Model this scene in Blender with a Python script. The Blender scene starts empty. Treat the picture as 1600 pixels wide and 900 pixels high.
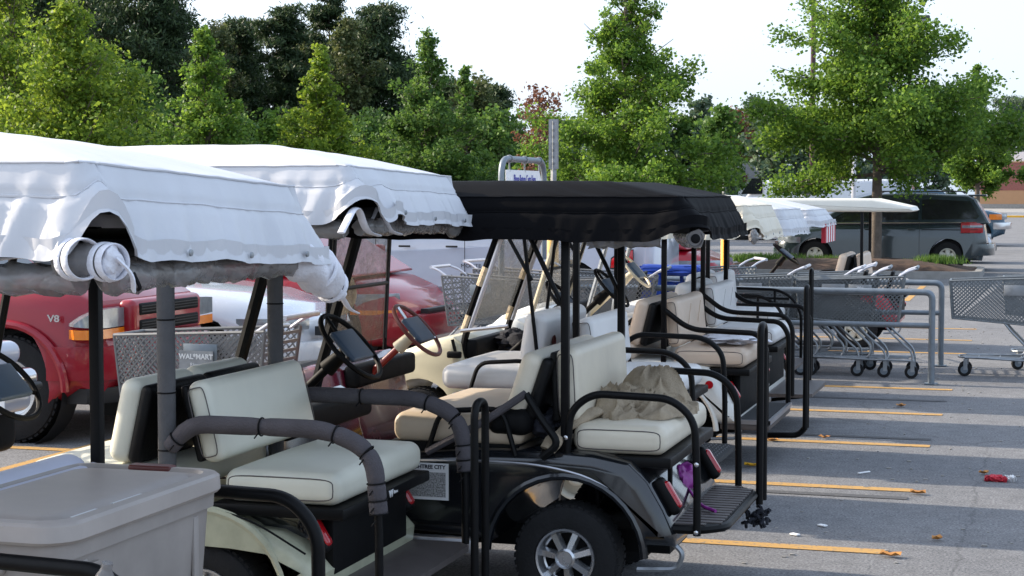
import bpy, bmesh, math, random
import numpy as np
from mathutils import Vector, Matrix
R = math.radians
sc = bpy.context.scene
COL = sc.collection
rnd = random.Random(7)

# ---------------------------------------------------------------- camera, sky, sun, exposure
CAM_Z = 1.78
cam_data = bpy.data.cameras.new("camera")
cam = bpy.data.objects.new("camera", cam_data)
COL.objects.link(cam)
cam.location = (0, 0, CAM_Z)
cam.rotation_euler = (R(90 - 3.16), 0, R(16.8))
cam_data.sensor_width = 36
cam_data.lens = 36 * 2680 / 1600
cam_data.clip_start = 0.05
cam_data.clip_end = 3000
sc.camera = cam

SUN_EL = 27
SUN_AZ = 2.5   # degrees beyond the row
SUN_DIR = Vector((-math.cos(R(SUN_EL)) * math.cos(R(SUN_AZ)), math.cos(R(SUN_EL)) * math.sin(R(SUN_AZ)), math.sin(R(SUN_EL))))
world = bpy.data.worlds.new("World")
sc.world = world
world.use_nodes = True
wn = world.node_tree.nodes
wl = world.node_tree.links
sky = wn.new("ShaderNodeTexSky")
sky.sky_type = 'NISHITA'
sky.sun_disc = False
sky.sun_elevation = R(SUN_EL)
sky.sun_rotation = math.atan2(SUN_DIR.x, SUN_DIR.y)
sky.air_density = 1.0
sky.dust_density = 4.0
sky.ozone_density = 1.5
hz = wn.new("ShaderNodeMixRGB")
hz.blend_type = 'MIX'
hz.inputs[0].default_value = 0.40
hz.inputs[2].default_value = (7.6, 9.0, 11.2, 1)
wl.new(sky.outputs[0], hz.inputs[1])
wl.new(hz.outputs[0], wn["Background"].inputs[0])
wn["Background"].inputs[1].default_value = 0.12

sun_data = bpy.data.lights.new("sun", 'SUN')
sun_data.energy = 4.2
sun_data.angle = R(0.6)
sun_data.color = (1.0, 0.88, 0.72)
sun = bpy.data.objects.new("sun", sun_data)
COL.objects.link(sun)
sun.rotation_euler = SUN_DIR.to_track_quat('Z', 'Y').to_euler()
sun.location = (-30, 0, 30)

sc.view_settings.view_transform = 'Standard'
sc.view_settings.look = 'None'
sc.view_settings.exposure = 0.92
sc.view_settings.gamma = 1
sc.render.engine = 'CYCLES'
sc.cycles.max_bounces = 8
sc.cycles.transparent_max_bounces = 12

# ---------------------------------------------------------------- materials
def nt(name):
    m = bpy.data.materials.new(name)
    m.use_nodes = True
    return m, m.node_tree.nodes, m.node_tree.links, m.node_tree.nodes["Principled BSDF"]

def mat(name, col, rough=0.5, metal=0.0, var=0.12, scale=6.0, bump=0.0, bscale=40.0, coat=0.0, alpha=1.0, spec=0.5, col2=None, emit=0):
    m, n, l, b = nt(name)
    tc = n.new("ShaderNodeTexCoord")
    no = n.new("ShaderNodeTexNoise")
    no.inputs["Scale"].default_value = scale
    no.inputs["Detail"].default_value = 6
    no.inputs["Roughness"].default_value = 0.6
    l.new(tc.outputs["Object"], no.inputs["Vector"])
    r = n.new("ShaderNodeValToRGB")
    r.color_ramp.elements[0].position = 0.3
    r.color_ramp.elements[1].position = 0.7
    c2 = col2 or tuple(min(1, c * (1 + var)) for c in col)
    c1 = tuple(c * (1 - var) for c in col)
    r.color_ramp.elements[0].color = (*c1, 1)
    r.color_ramp.elements[1].color = (*c2, 1)
    l.new(no.outputs["Fac"], r.inputs["Fac"])
    l.new(r.outputs["Color"], b.inputs["Base Color"])
    rr_ = n.new("ShaderNodeMapRange")
    rr_.inputs["To Min"].default_value = max(0.02, rough - 0.08)
    rr_.inputs["To Max"].default_value = min(1, rough + 0.1)
    l.new(no.outputs["Fac"], rr_.inputs["Value"])
    l.new(rr_.outputs["Result"], b.inputs["Roughness"])
    b.inputs["Metallic"].default_value = metal
    b.inputs["Coat Weight"].default_value = coat
    b.inputs["Coat Roughness"].default_value = 0.08
    b.inputs["Specular IOR Level"].default_value = spec
    b.inputs["Alpha"].default_value = alpha
    if bump > 0:
        n2 = n.new("ShaderNodeTexNoise")
        n2.inputs["Scale"].default_value = bscale
        n2.inputs["Detail"].default_value = 5
        l.new(tc.outputs["Object"], n2.inputs["Vector"])
        bp = n.new("ShaderNodeBump")
        bp.inputs["Strength"].default_value = bump
        bp.inputs["Distance"].default_value = 0.01
        l.new(n2.outputs["Fac"], bp.inputs["Height"])
        l.new(bp.outputs["Normal"], b.inputs["Normal"])
    return m

M = {}
M['cover_white'] = mat('white_vinyl_cover', (0.56, 0.565, 0.59), 0.45, var=0.07, scale=2.2, bump=0.08, bscale=16, spec=0.4)
M['cover_cream'] = mat('cream_vinyl_cover', (0.66, 0.60, 0.48), 0.5, var=0.06, scale=4, bump=0.15, bscale=12)
M['cover_black'] = mat('black_canvas_cover', (0.005, 0.005, 0.006), 0.7, var=0.15, scale=4, bump=0.12, bscale=10, spec=0.05)
M['roof_white'] = mat('off_white_roof', (0.74, 0.72, 0.64), 0.4, var=0.04)
M['webbing'] = mat('white_webbing', (0.72, 0.72, 0.77), 0.7, var=0.06, scale=30, bump=0.4, bscale=120)
M['black'] = mat('black_tube_paint', (0.005, 0.005, 0.0055), 0.42, var=0.2, scale=20, coat=0.0, spec=.15)
M['black_plastic'] = mat('black_plastic', (0.005, 0.005, 0.0055), 0.6, var=0.2, scale=15, spec=.15)
M['black_vinyl'] = mat('black_vinyl', (0.005, 0.005, 0.0055), 0.5, var=0.15, bump=0.2, bscale=60, spec=.2)
M['foam'] = mat('grey_pipe_foam', (0.085, 0.078, 0.085), 0.9, var=0.15, scale=8, bump=0.5, bscale=150, spec=0.2)
M['foam_grey'] = mat('dark_grey_pipe_foam', (0.10, 0.10, 0.105), 0.85, var=0.15, scale=8, bump=0.4, bscale=150, spec=0.2)
M['green_vinyl'] = mat('pale_green_vinyl', (0.66, 0.645, 0.54), 0.42, var=0.05, scale=4, bump=0.25, bscale=10)
M['tan_vinyl'] = mat('tan_vinyl', (0.56, 0.45, 0.33), 0.45, var=0.10, scale=5, bump=0.3, bscale=12)
M['cream_vinyl'] = mat('cream_vinyl', (0.70, 0.63, 0.50), 0.42, var=0.07, scale=5, bump=0.3, bscale=12)
M['white_vinyl'] = mat('white_vinyl', (0.68, 0.67, 0.66), 0.42, var=0.05, scale=5, bump=0.25, bscale=12)
M['peach_vinyl'] = mat('peach_vinyl', (0.66, 0.52, 0.40), 0.42, var=0.07, scale=5, bump=0.35, bscale=14)
M['cream_body'] = mat('cream_body_paint', (0.62, 0.56, 0.38), 0.35, var=0.05, scale=5, coat=0.4)
M['greencream_body'] = mat('dirty_cream_body', (0.42, 0.42, 0.30), 0.35, var=0.15, scale=9, coat=0.3)
M['black_body'] = mat('black_body_paint', (0.006, 0.007, 0.009), 0.18, var=0.2, coat=0.8)
M['maroon_body'] = mat('maroon_body_paint', (0.10, 0.008, 0.02), 0.25, var=0.1, coat=0.6)
M['red_body'] = mat('red_cart_paint', (0.45, 0.02, 0.035), 0.3, var=0.1, coat=0.5)
M['white_body'] = mat('white_body_paint', (0.68, 0.67, 0.62), 0.3, var=0.04, coat=0.4)
M['chrome'] = mat('chrome', (0.62, 0.62, 0.64), 0.16, metal=1.0, var=0.05)
M['steel'] = mat('dull_galvanised_steel', (0.30, 0.32, 0.34), 0.42, metal=0.7, var=0.15, scale=18)
M['rail_grey'] = mat('grey_corral_rail', (0.17, 0.20, 0.23), 0.45, metal=0.4, var=0.15, scale=12)
M['rubber'] = mat('tyre_rubber', (0.013, 0.013, 0.014), 0.85, var=0.25, scale=18, bump=0.3, bscale=90, spec=0.3)
M['rim'] = mat('silver_wheel', (0.55, 0.56, 0.58), 0.25, metal=0.85, var=0.06)
M['rim_white'] = mat('white_wheel', (0.62, 0.60, 0.52), 0.4, var=0.1)
M['red_lens'] = mat('red_lens', (0.42, 0.006, 0.012), 0.15, var=0.1, coat=0.7)
M['amber_lens'] = mat('amber_lens', (0.75, 0.20, 0.01), 0.2, var=0.1, coat=0.7)
M['clear_lens'] = mat('clear_lens', (0.26, 0.29, 0.32), 0.10, metal=0.3, var=0.2, scale=12, coat=1.0)
M['red_tube'] = mat('dark_red_column', (0.30, 0.02, 0.012), 0.3, var=0.2, coat=0.4)
M['red_rubber'] = mat('brown_red_rim', (0.11, 0.022, 0.018), 0.4, var=0.15)
M['cream_plastic'] = mat('cream_plastic', (0.64, 0.56, 0.40), 0.4, var=0.08)
M['blue_pad'] = mat('blue_grey_pad', (0.055, 0.085, 0.13), 0.5, var=0.15)
M['grey_bin'] = mat('grey_beige_plastic', (0.33, 0.295, 0.27), 0.48, var=0.13, scale=5, bump=0.12, bscale=14)
M['grey_lid'] = mat('grey_lid_plastic', (0.39, 0.345, 0.315), 0.42, var=0.10, scale=5, bump=0.1, bscale=10)
M['lavender'] = mat('pale_lavender_vinyl', (0.60, 0.61, 0.72), 0.45, var=0.04)
M['white_paper'] = mat('white_paper', (0.80, 0.80, 0.80), 0.7, var=0.03)
M['yellow_paper'] = mat('yellow_sticker', (0.78, 0.42, 0.02), 0.5, var=0.05)
M['red_ink'] = mat('red_ink', (0.50, 0.02, 0.04), 0.6, var=0.02)
M['black_ink'] = mat('black_ink', (0.015, 0.015, 0.03), 0.6, var=0.02)
M['navy_ink'] = mat('navy_ink', (0.05, 0.05, 0.35), 0.6, var=0.02)
M['white_ink'] = mat('white_ink', (0.75, 0.75, 0.75), 0.5, var=0.02)
M['deck'] = mat('ribbed_grey_mat', (0.085, 0.072, 0.068), 0.5, var=0.2, scale=30)
M['rubber_mat'] = mat('black_rubber_mat', (0.022, 0.024, 0.026), 0.75, var=0.2, scale=30)
M['alu'] = mat('aluminium_edge', (0.48, 0.48, 0.50), 0.35, metal=0.9, var=0.1)
M['towel'] = mat('beige_towel', (0.37, 0.30, 0.215), 0.9, var=0.18, scale=9, bump=0.6, bscale=120, spec=0.15)
M['purple'] = mat('purple_nylon', (0.22, 0.015, 0.20), 0.5, var=0.3, scale=12, bump=0.5, bscale=30)
M['dark_cloth'] = mat('dark_cloth', (0.015, 0.016, 0.024), 0.9, var=0.4, scale=14, bump=0.5, bscale=40)
M['blue_cloth'] = mat('blue_plastic', (0.015, 0.065, 0.40), 0.45, var=0.15, bump=0.3, bscale=20)
M['basket'] = mat('grey_basket_plastic', (0.17, 0.17, 0.17), 0.5, var=0.12, scale=14)
M['basket_blue'] = mat('grey_basket_wire', (0.15, 0.165, 0.175), 0.4, metal=0.1, var=0.15, scale=14)
M['handle_white'] = mat('pale_handle', (0.60, 0.60, 0.64), 0.35, metal=0.4, var=0.08)
M['glass_dark'] = mat('tinted_car_glass', (0.012, 0.014, 0.016), 0.06, var=0.2, coat=1.0)
M['glass_green'] = mat('green_car_glass', (0.06, 0.10, 0.095), 0.05, var=0.3, scale=2, coat=1.0)
M['trim'] = mat('black_car_trim', (0.010, 0.010, 0.011), 0.55, var=0.15)
M['pickup_red'] = mat('dark_red_car_paint', (0.27, 0.003, 0.014), 0.35, var=0.04, scale=2, coat=0.6, spec=.3)
M['car_red'] = mat('red_car_paint', (0.27, 0.004, 0.014), 0.32, var=0.04, scale=2, coat=0.6, spec=.3)
M['car_white'] = mat('white_car_paint', (0.55, 0.57, 0.61), 0.25, var=0.02, coat=1.0)
M['car_silver'] = mat('silver_car_paint', (0.42, 0.45, 0.53), 0.35, metal=0.1, var=0.03, coat=1.0)
M['van_blue'] = mat('slate_blue_car_paint', (0.026, 0.040, 0.046), 0.22, metal=0.2, var=0.04, coat=1.0)
M['pickup_blue'] = mat('teal_blue_car_paint', (0.010, 0.05, 0.09), 0.25, metal=0.3, var=0.04, coat=1.0)
M['yellow_paint'] = mat('yellow_bollard_paint', (0.80, 0.42, 0.03), 0.5, var=0.10, scale=7)
M['orange_yellow'] = mat('faded_yellow_sleeve', (0.70, 0.42, 0.13), 0.7, var=0.12, scale=9)
M['tape'] = mat('masking_tape', (0.58, 0.46, 0.30), 0.75, var=0.2, scale=30, bump=0.5, bscale=60)
M['pole_brown'] = mat('brown_pole_paint', (0.045, 0.012, 0.014), 0.45, var=0.12)
M['lamp_dark'] = mat('dark_lamp_housing', (0.05, 0.055, 0.055), 0.5, var=0.1)
M['galv'] = mat('galvanised_post', (0.26, 0.27, 0.28), 0.5, metal=0.4, var=0.2, scale=14)
M['kerb'] = mat('concrete_kerb', (0.26, 0.25, 0.235), 0.9, var=0.15, scale=5, bump=0.5, bscale=60)
M['mulch'] = mat('brown_mulch', (0.075, 0.045, 0.032), 0.95, var=0.5, scale=3, bump=1.0, bscale=30)
M['grass'] = mat('green_grass', (0.10, 0.19, 0.035), 0.8, var=0.35, scale=5)
M['bark'] = mat('grey_bark', (0.13, 0.105, 0.085), 0.95, var=0.3, scale=9, bump=0.8, bscale=35)
M['pine_bark'] = mat('dark_pine_bark', (0.06, 0.042, 0.035), 0.95, var=0.3, scale=4, bump=0.8, bscale=20)
M['roof_tile'] = mat('grey_roof', (0.25, 0.25, 0.26), 0.8, var=0.1)
M['white_wall'] = mat('white_wall', (0.70, 0.72, 0.74), 0.6, var=0.04)
M['tan_wall'] = mat('tan_block_wall', (0.42, 0.24, 0.13), 0.85, var=0.05, scale=1.5)
M['leaf_dry'] = mat('dry_leaf', (0.42, 0.19, 0.05), 0.8, var=0.3, scale=20)
M['speck'] = mat('speckled_grey_print', (0.30, 0.30, 0.30), 0.6, var=0.9, scale=150)
M['orange_strap'] = mat('orange_thing', (0.75, 0.22, 0.03), 0.5, var=0.2)

def clear_mat(name, col, opacity, rough=0.12):
    m, n, l, b = nt(name)
    out = n["Material Output"]
    tr = n.new("ShaderNodeBsdfTransparent")
    mx = n.new("ShaderNodeMixShader")
    tc = n.new("ShaderNodeTexCoord")
    no = n.new("ShaderNodeTexNoise")
    no.inputs["Scale"].default_value = 14
    no.inputs["Detail"].default_value = 5
    no.inputs["Distortion"].default_value = 1.5
    l.new(tc.outputs["Object"], no.inputs["Vector"])
    mr = n.new("ShaderNodeMapRange")
    mr.inputs["From Min"].default_value = 0.3
    mr.inputs["From Max"].default_value = 0.7
    mr.inputs["To Min"].default_value = max(0, opacity - 0.13)
    mr.inputs["To Max"].default_value = min(1, opacity + 0.13)
    l.new(no.outputs["Fac"], mr.inputs["Value"])
    bp = n.new("ShaderNodeBump")
    bp.inputs["Strength"].default_value = 0.4
    bp.inputs["Distance"].default_value = 0.02
    l.new(no.outputs["Fac"], bp.inputs["Height"])
    l.new(bp.outputs["Normal"], b.inputs["Normal"])
    b.inputs["Base Color"].default_value = (*col, 1)
    b.inputs["Roughness"].default_value = rough
    l.new(mr.outputs["Result"], mx.inputs[0])
    l.new(tr.outputs[0], mx.inputs[1])
    l.new(b.outputs[0], mx.inputs[2])
    l.new(mx.outputs[0], out.inputs["Surface"])
    return m
M['clear_roll'] = clear_mat('crinkled_clear_vinyl', (0.24, 0.23, 0.225), 0.78, 0.12)
M['clear_sheet'] = clear_mat('clear_windshield', (0.20, 0.16, 0.12), 0.38, 0.08)
M['clear_grey'] = clear_mat('cloudy_windshield', (0.34, 0.34, 0.32), 0.42, 0.2)

def leaf_mat(name, c_dark, c_light, trans=0.35):
    m, n, l, b = nt(name)
    out = n["Material Output"]
    g = n.new("ShaderNodeNewGeometry")
    r = n.new("ShaderNodeValToRGB")
    r.color_ramp.elements[0].color = (*c_dark, 1)
    r.color_ramp.elements[1].color = (*c_light, 1)
    mid = r.color_ramp.elements.new(0.7)
    mid.color = (*[(a * 0.45 + b_ * 0.55) for a, b_ in zip(c_dark, c_light)], 1)
    l.new(g.outputs["Random Per Island"], r.inputs["Fac"])
    l.new(r.outputs["Color"], b.inputs["Base Color"])
    b.inputs["Roughness"].default_value = 0.55
    b.inputs["Specular IOR Level"].default_value = 0.3
    t = n.new("ShaderNodeBsdfTranslucent")
    hs = n.new("ShaderNodeHueSaturation")
    hs.inputs["Value"].default_value = 1.6
    hs.inputs["Hue"].default_value = 0.485
    l.new(r.outputs["Color"], hs.inputs["Color"])
    l.new(hs.outputs["Color"], t.inputs["Color"])
    mx = n.new("ShaderNodeMixShader")
    mx.inputs[0].default_value = trans
    l.new(b.outputs[0], mx.inputs[1])
    l.new(t.outputs[0], mx.inputs[2])
    l.new(mx.outputs[0], out.inputs["Surface"])
    return m
M['leaf_bright'] = leaf_mat('bright_oak_leaf', (0.045, 0.115, 0.016), (0.165, 0.275, 0.036), 0.45)
M['leaf_mid'] = leaf_mat('mid_green_leaf', (0.038, 0.095, 0.018), (0.12, 0.215, 0.04), 0.4)
M['leaf_yellow'] = leaf_mat('yellow_green_leaf', (0.065, 0.135, 0.014), (0.215, 0.30, 0.032), 0.45)
M['leaf_dark'] = leaf_mat('dark_pine_needle', (0.018, 0.040, 0.017), (0.065, 0.105, 0.038), 0.2)
M['leaf_olive'] = leaf_mat('olive_leaf', (0.040, 0.065, 0.020), (0.13, 0.15, 0.055), 0.3)
M['leaf_red'] = leaf_mat('reddish_leaf', (0.13, 0.05, 0.03), (0.22, 0.12, 0.06), 0.3)
M['leaf_far'] = leaf_mat('far_haze_tinted_leaf', (0.045, 0.085, 0.055), (0.13, 0.18, 0.10), 0.2)  # pale bluish haze of distance is put into this leaf colour

def asphalt_mat():
    m, n, l, b = nt('sun_bleached_asphalt')
    tc = n.new("ShaderNodeTexCoord")
    def noise(s, d=6, r=0.6):
        x = n.new("ShaderNodeTexNoise")
        x.inputs["Scale"].default_value = s
        x.inputs["Detail"].default_value = d
        x.inputs["Roughness"].default_value = r
        l.new(tc.outputs["Object"], x.inputs["Vector"])
        return x
    big = noise(0.5); fine = noise(70, 4, 0.8); med = noise(9)
    vor = n.new("ShaderNodeTexVoronoi"); vor.inputs["Scale"].default_value = 120
    l.new(tc.outputs["Object"], vor.inputs["Vector"])
    r1 = n.new("ShaderNodeValToRGB")
    r1.color_ramp.elements[0].position = 0.3; r1.color_ramp.elements[0].color = (0.168, 0.172, 0.182, 1)
    r1.color_ramp.elements[1].position = 0.72; r1.color_ramp.elements[1].color = (0.232, 0.233, 0.238, 1)
    l.new(big.outputs["Fac"], r1.inputs["Fac"])
    r2 = n.new("ShaderNodeValToRGB")
    r2.color_ramp.elements[0].position = 0.36; r2.color_ramp.elements[0].color = (0.36, 0.36, 0.375, 1)
    r2.color_ramp.elements[1].position = 0.66; r2.color_ramp.elements[1].color = (1.42, 1.40, 1.37, 1)
    l.new(fine.outputs["Fac"], r2.inputs["Fac"])
    mu = n.new("ShaderNodeMixRGB"); mu.blend_type = 'MULTIPLY'; mu.inputs[0].default_value = 1
    l.new(r1.outputs["Color"], mu.inputs[1]); l.new(r2.outputs["Color"], mu.inputs[2])
    r3 = n.new("ShaderNodeValToRGB")
    r3.color_ramp.elements[0].position = 0.32; r3.color_ramp.elements[0].color = (0.82, 0.82, 0.82, 1)
    r3.color_ramp.elements[1].position = 0.6; r3.color_ramp.elements[1].color = (1.05, 1.05, 1.05, 1)
    l.new(med.outputs["Fac"], r3.inputs["Fac"])
    mu2 = n.new("ShaderNodeMixRGB"); mu2.blend_type = 'MULTIPLY'; mu2.inputs[0].default_value = 1
    l.new(mu.outputs["Color"], mu2.inputs[1]); l.new(r3.outputs["Color"], mu2.inputs[2])
    stain = noise(0.9, 3, 0.5)
    r5 = n.new("ShaderNodeValToRGB")
    r5.color_ramp.elements[0].position = 0.62; r5.color_ramp.elements[0].color = (1, 1, 1, 1)
    r5.color_ramp.elements[1].position = 0.74; r5.color_ramp.elements[1].color = (0.66, 0.65, 0.65, 1)
    l.new(stain.outputs["Fac"], r5.inputs["Fac"])
    mu3 = n.new("ShaderNodeMixRGB"); mu3.blend_type = 'MULTIPLY'; mu3.inputs[0].default_value = 1
    l.new(mu2.outputs["Color"], mu3.inputs[1]); l.new(r5.outputs["Color"], mu3.inputs[2])
    mu2 = mu3
    # pale aggregate chips
    r4 = n.new("ShaderNodeValToRGB")
    r4.color_ramp.elements[0].position = 0.0; r4.color_ramp.elements[0].color = (1, 1, 1, 1)
    r4.color_ramp.elements[1].position = 0.16; r4.color_ramp.elements[1].color = (0, 0, 0, 1)
    l.new(vor.outputs["Distance"], r4.inputs["Fac"])
    mx = n.new("ShaderNodeMixRGB"); mx.inputs[2].default_value = (0.30, 0.29, 0.27, 1)
    sm = n.new("ShaderNodeMath"); sm.operation = 'MULTIPLY'; sm.inputs[1].default_value = 0.55
    l.new(r4.outputs["Color"], sm.inputs[0]); l.new(sm.outputs[0], mx.inputs[0])
    l.new(mu2.outputs["Color"], mx.inputs[1])
    # thin cracks
    v2 = n.new("ShaderNodeTexVoronoi"); v2.feature = 'DISTANCE_TO_EDGE'; v2.inputs["Scale"].default_value = 0.32
    wob = n.new("ShaderNodeMixRGB"); wob.inputs[0].default_value = 0.25
    l.new(tc.outputs["Object"], wob.inputs[1]); l.new(noise(1.4).outputs["Color"], wob.inputs[2])
    l.new(wob.outputs["Color"], v2.inputs["Vector"])
    lt = n.new("ShaderNodeMath"); lt.operation = 'LESS_THAN'; lt.inputs[1].default_value = 0.0018
    l.new(v2.outputs["Distance"], lt.inputs[0])
    mc = n.new("ShaderNodeMixRGB"); mc.inputs[2].default_value = (0.045, 0.045, 0.047, 1)
    lm = n.new("ShaderNodeMath"); lm.operation = 'MULTIPLY'; lm.inputs[1].default_value = 0.3
    l.new(lt.outputs[0], lm.inputs[0]); l.new(lm.outputs[0], mc.inputs[0])
    l.new(mx.outputs["Color"], mc.inputs[1])
    l.new(mc.outputs["Color"], b.inputs["Base Color"])
    b.inputs["Roughness"].default_value = 0.9
    b.inputs["Specular IOR Level"].default_value = 0.25
    bp = n.new("ShaderNodeBump"); bp.inputs["Strength"].default_value = 0.5; bp.inputs["Distance"].default_value = 0.006
    l.new(fine.outputs["Fac"], bp.inputs["Height"]); l.new(bp.outputs["Normal"], b.inputs["Normal"])
    return m
M['asphalt'] = asphalt_mat()

def worn_paint(name, col, hole):
    m, n, l, b = nt(name)
    tc = n.new("ShaderNodeTexCoord")
    a = n.new("ShaderNodeTexNoise"); a.inputs["Scale"].default_value = 38; a.inputs["Detail"].default_value = 6; a.inputs["Roughness"].default_value = 0.75
    l.new(tc.outputs["Object"], a.inputs["Vector"])
    r = n.new("ShaderNodeValToRGB")
    r.color_ramp.elements[0].position = hole; r.color_ramp.elements[0].color = (0.13, 0.125, 0.12, 1)
    r.color_ramp.elements[1].position = hole + 0.07; r.color_ramp.elements[1].color = (*col, 1)
    l.new(a.outputs["Fac"], r.inputs["Fac"])
    l.new(r.outputs["Color"], b.inputs["Base Color"])
    b.inputs["Roughness"].default_value = 0.8
    return m
M['stripe'] = worn_paint('worn_yellow_road_paint', (0.44, 0.25, 0.07), 0.38)
M['tar'] = worn_paint('black_over_paint', (0.065, 0.065, 0.068), 0.38)

def brick_mat():
    m, n, l, b = nt('red_brick')
    tc = n.new("ShaderNodeTexCoord")
    mp = n.new("ShaderNodeMapping")
    mp.inputs["Rotation"].default_value = (R(90), 0, 0)
    l.new(tc.outputs["Object"], mp.inputs["Vector"])
    br = n.new("ShaderNodeTexBrick")
    br.inputs["Color1"].default_value = (0.27, 0.075, 0.06, 1)
    br.inputs["Color2"].default_value = (0.22, 0.06, 0.05, 1)
    br.inputs["Mortar"].default_value = (0.3, 0.2, 0.17, 1)
    br.inputs["Scale"].default_value = 3
    l.new(mp.outputs["Vector"], br.inputs["Vector"])
    l.new(br.outputs["Color"], b.inputs["Base Color"])
    b.inputs["Roughness"].default_value = 0.9
    return m
M['brick'] = brick_mat()

# ---------------------------------------------------------------- geometry helpers
class MB:
    def __init__(s):
        s.v = []; s.f = []
    def add(s, verts, faces):
        o = len(s.v)
        s.v += [tuple(v) for v in verts]
        s.f += [tuple(i + o for i in f) for f in faces]
        return s
    def box(s, x0, x1, y0, y1, z0, z1, b=0.0):
        if b <= 0:
            v = [(x, y, z) for x in (x0, x1) for y in (y0, y1) for z in (z0, z1)]
            return s.add(v, [(0, 1, 3, 2), (4, 6, 7, 5), (0, 4, 5, 1), (2, 3, 7, 6), (0, 2, 6, 4), (1, 5, 7, 3)])
        return s.rbox((x0 + x1) / 2, (y0 + y1) / 2, (z0 + z1) / 2, x1 - x0, y1 - y0, z1 - z0, b, n=1)
    def rbox(s, cx, cy, cz, sx, sy, sz, r, n=3, bulge=0.0, rot=None, noise=0.0, seed=0, taper=0.0):
        """rounded box; rot = Matrix 3x3; bulge lifts the top"""
        h = (sx / 2, sy / 2, sz / 2)
        r = min(r, *h) * 0.999
        def coords(a):
            out = [-a]
            for i in range(1, n + 1):
                out.append(-a + r * (i / n) ** 1.0 * 1.0)
            m = 4 if (bulge or noise) else 1
            inner = [(-a + r) + (2 * a - 2 * r) * k / (m) for k in range(1, m)]
            out += inner
            out += [-x for x in reversed(out[:n + 1])]
            res = []
            for x in out:
                if not res or x - res[-1] > 1e-6: res.append(x)
            return res
        cs = [coords(a) for a in h]
        idx = {}; V = []; Fc = []
        rg = random.Random(seed)
        def vid(p):
            k = tuple(round(c, 5) for c in p)
            if k in idx: return idx[k]
            q = [max(-h[i] + r, min(h[i] - r, p[i])) for i in range(3)]
            d = Vector([p[i] - q[i] for i in range(3)])
            # map cube corner region to a sphere evenly
            if d.length > 0: d = d.normalized() * r
            w = Vector(q) + d
            if bulge and w.z > 0:
                w.z += bulge * (1 - (w.x / h[0]) ** 2) * (1 - (w.y / h[1]) ** 2)
            if taper:
                w.x *= 1 - taper * (w.z / h[2] * 0.5 + 0.5); w.y *= 1 - taper * (w.z / h[2] * 0.5 + 0.5)
            if noise:
                w += Vector((rg.uniform(-1, 1), rg.uniform(-1, 1), rg.uniform(-1, 1))) * noise
            if rot is not None: w = rot @ w
            V.append((w.x + cx, w.y + cy, w.z + cz))
            idx[k] = len(V) - 1
            return idx[k]
        for ax in range(3):
            a1, a2 = (ax + 1) % 3, (ax + 2) % 3
            for sgn in (-1, 1):
                for i in range(len(cs[a1]) - 1):
                    for j in range(len(cs[a2]) - 1):
                        q = []
                        for (u, w) in ((i, j), (i + 1, j), (i + 1, j + 1), (i, j + 1)):
                            p = [0, 0, 0]
                            p[ax] = sgn * h[ax]; p[a1] = cs[a1][u]; p[a2] = cs[a2][w]
                            q.append(vid(p))
                        if sgn < 0: q = q[::-1]
                        Fc.append(tuple(q))
        return s.add(V, Fc)
    def tube(s, pts, r, seg=8, fil=0.0, n=5, cap=True, r2=None, closed=False, flat=1.0):
        P = [Vector(p) for p in pts]
        if fil > 0: P = fillet(P, fil, n)
        N = len(P); rings = []
        t0 = (P[1] - P[0]).normalized()
        up = Vector((0, 0, 1)) if abs(t0.z) < 0.9 else Vector((0, 1, 0))
        nrm = t0.cross(up).normalized()
        V = []
        for i in range(N):
            if closed: t = (P[(i + 1) % N] - P[i - 1]).normalized()
            elif i == 0: t = t0
            elif i == N - 1: t = (P[i] - P[i - 1]).normalized()
            else: t = ((P[i + 1] - P[i]).normalized() + (P[i] - P[i - 1]).normalized()).normalized()
            nrm = (nrm - t * nrm.dot(t))
            if nrm.length < 1e-6: nrm = t.orthogonal()
            nrm.normalize()
            b = t.cross(nrm)
            if r2 is None: rr = r
            elif callable(r2): rr = r2(i / (N - 1))
            else: rr = r + (r2 - r) * i / (N - 1)
            for k in range(seg):
                a = 2 * math.pi * k / seg
                V.append(P[i] + nrm * math.cos(a) * rr + b * math.sin(a) * rr * flat)
        Fc = []
        for i in range(N if closed else N - 1):
            j = (i + 1) % N
            for k in range(seg):
                k2 = (k + 1) % seg
                Fc.append((i * seg + k, i * seg + k2, j * seg + k2, j * seg + k))
        if cap and not closed:
            Fc.append(tuple(reversed(range(seg)))); Fc.append(tuple((N - 1) * seg + k for k in range(seg)))
        return s.add(V, Fc)
    def ring(s, c, ax, R_, r, seg=28, sec=8, flat=1.0):
        ax = Vector(ax).normalized(); u = ax.orthogonal().normalized(); w = ax.cross(u); c = Vector(c)
        pts = [c + (u * math.cos(2 * math.pi * i / seg) + w * math.sin(2 * math.pi * i / seg)) * R_ for i in range(seg)]
        return s.tube(pts, r, sec, closed=True, flat=flat)
    def lathe(s, prof, c, ax, seg=28):
        """prof: list of (radius, along)"""
        ax = Vector(ax).normalized(); u = ax.orthogonal().normalized(); w = ax.cross(u); c = Vector(c)
        V = []; Fc = []
        for (r, h) in prof:
            for k in range(seg):
                a = 2 * math.pi * k / seg
                V.append(c + ax * h + (u * math.cos(a) + w * math.sin(a)) * r)
        for i in range(len(prof) - 1):
            for k in range(seg):
                k2 = (k + 1) % seg
                Fc.append((i * seg + k, i * seg + k2, (i + 1) * seg + k2, (i + 1) * seg + k))
        return s.add(V, Fc)
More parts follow.
